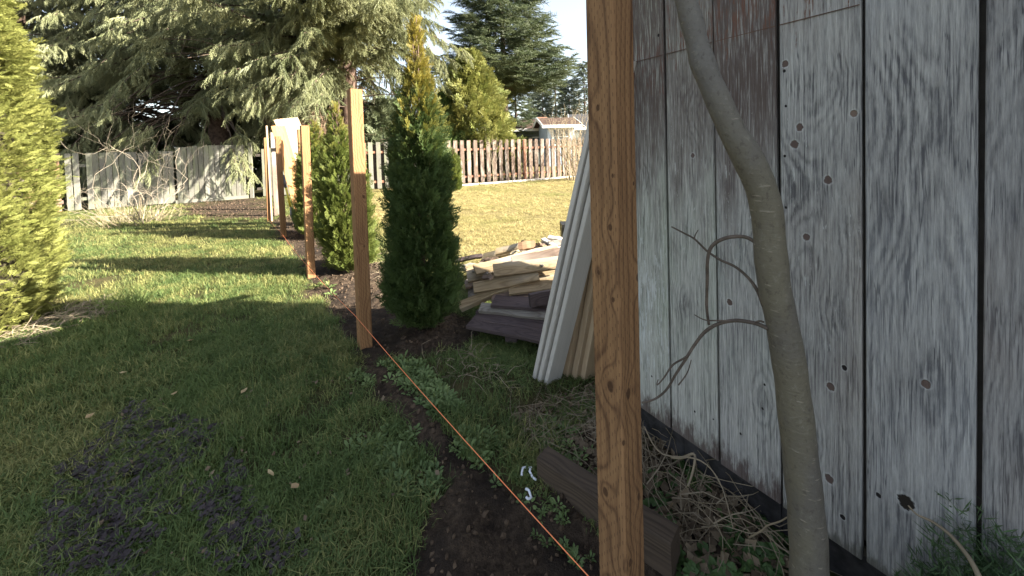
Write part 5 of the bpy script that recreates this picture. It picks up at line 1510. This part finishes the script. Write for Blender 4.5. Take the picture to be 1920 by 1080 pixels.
# ------------------------------------------------------------------ bare shrubs and thin trees
def stems(mb, r, p, d, L, rad, lev, zig, fork, upw=.15):
    n = 5; pts = [np.array(p)]; dirs = []
    for i in range(n):
        d = unit(np.array(d) + r.normal(0, zig, 3) + np.array([0, 0, upw]))
        pts.append(pts[-1] + d * L / n); dirs.append(d)
    mb.tube(pts, np.linspace(rad, rad * .55, n + 1), 4 if rad > .004 else 3, False)
    if lev <= 0: return
    for k in range(fork):
        i = r.integers(1, n + 1) if k < fork - 1 else n
        dd = unit(dirs[i - 1] + r.normal(0, .55, 3))
        stems(mb, r, pts[i], dd, L * r.uniform(.45, .8), rad * (.55 if i == n else .45), lev - 1, zig, fork, upw)
def bare(name, label, base, n, L, rad, lev, zig, fork, mat, seed, spread=.5, foot=.15, upw=.15, cat='shrub', drop=0):
    r = np.random.default_rng(seed); mb = MB()
    for i in range(n):
        a = r.uniform(0, 6.28); q = foot * math.sqrt(r.random())
        stems(mb, r, (math.cos(a) * q, math.sin(a) * q, -.03), (math.cos(a) * spread * r.random(), math.sin(a) * spread * r.random(), 1 if not drop else r.uniform(.2, .9)), L * r.uniform(.6, 1.15), rad * r.uniform(.7, 1.2), lev, zig, fork, upw)
    o = mb.build(name, mat); o.location = base; return tag(o, label, cat)
PALEBARK = simple('pale_bare_bark', (.24, .20, .15), .85, .25, 12)
TANBARK = simple('tan_bare_bark', (.28, .225, .145), .85, .25, 12)
BROWNB = simple('brown_bare_bark', (.20, .135, .09), .9, .3, 12)
g = ground(268, 418)
bare('bare_shrub', 'pale leafless shrub with crooked stems before the grey board fence', (g.x, g.y, 0), 10, 1.30, .0105, 3, .30, 3, PALEBARK, 5, 1.1, .28, .10)
bare('dry_reed_clump', 'straw coloured dry stems at the foot of the pale leafless shrub', (g.x - .15, g.y + .1, 0), 150, .42, .0042, 0, .10, 1, TANBARK, 6, 1.3, .75, .02, 'plant')
bare('dry_reed_clump', 'straw coloured thin dry stems left of the pale leafless shrub', (g.x - 1.0, g.y + .7, 0), 80, .6, .004, 0, .08, 1, TANBARK, 7, .9, .5, .05, 'plant')
g = depth(1082, 330, 16.2)
bare('bare_shrub', 'tan leafless upright shrub at the right end of the slatted fence', (g.x, g.y, 0), 46, 1.7, .016, 2, .13, 3, TANBARK, 8, .5, .55, .12)
g = ground(925, 346)
bare('thin_bare_tree', 'very thin pale leafless young tree before the slatted fence', (g.x, g.y, 0), 2, 1.25, .018, 2, .06, 3, PALEBARK, 12, .12, .03, .35, 'tree')
g = depth(612, 300, 15.0)
bare('brown_bare_tree', 'brown twiggy leafless tree right of the spruce branches, above the cedars', (g.x, g.y, 0), 12, 2.6, .03, 4, .17, 3, BROWNB, 14, .5, .4, .10, 'tree')
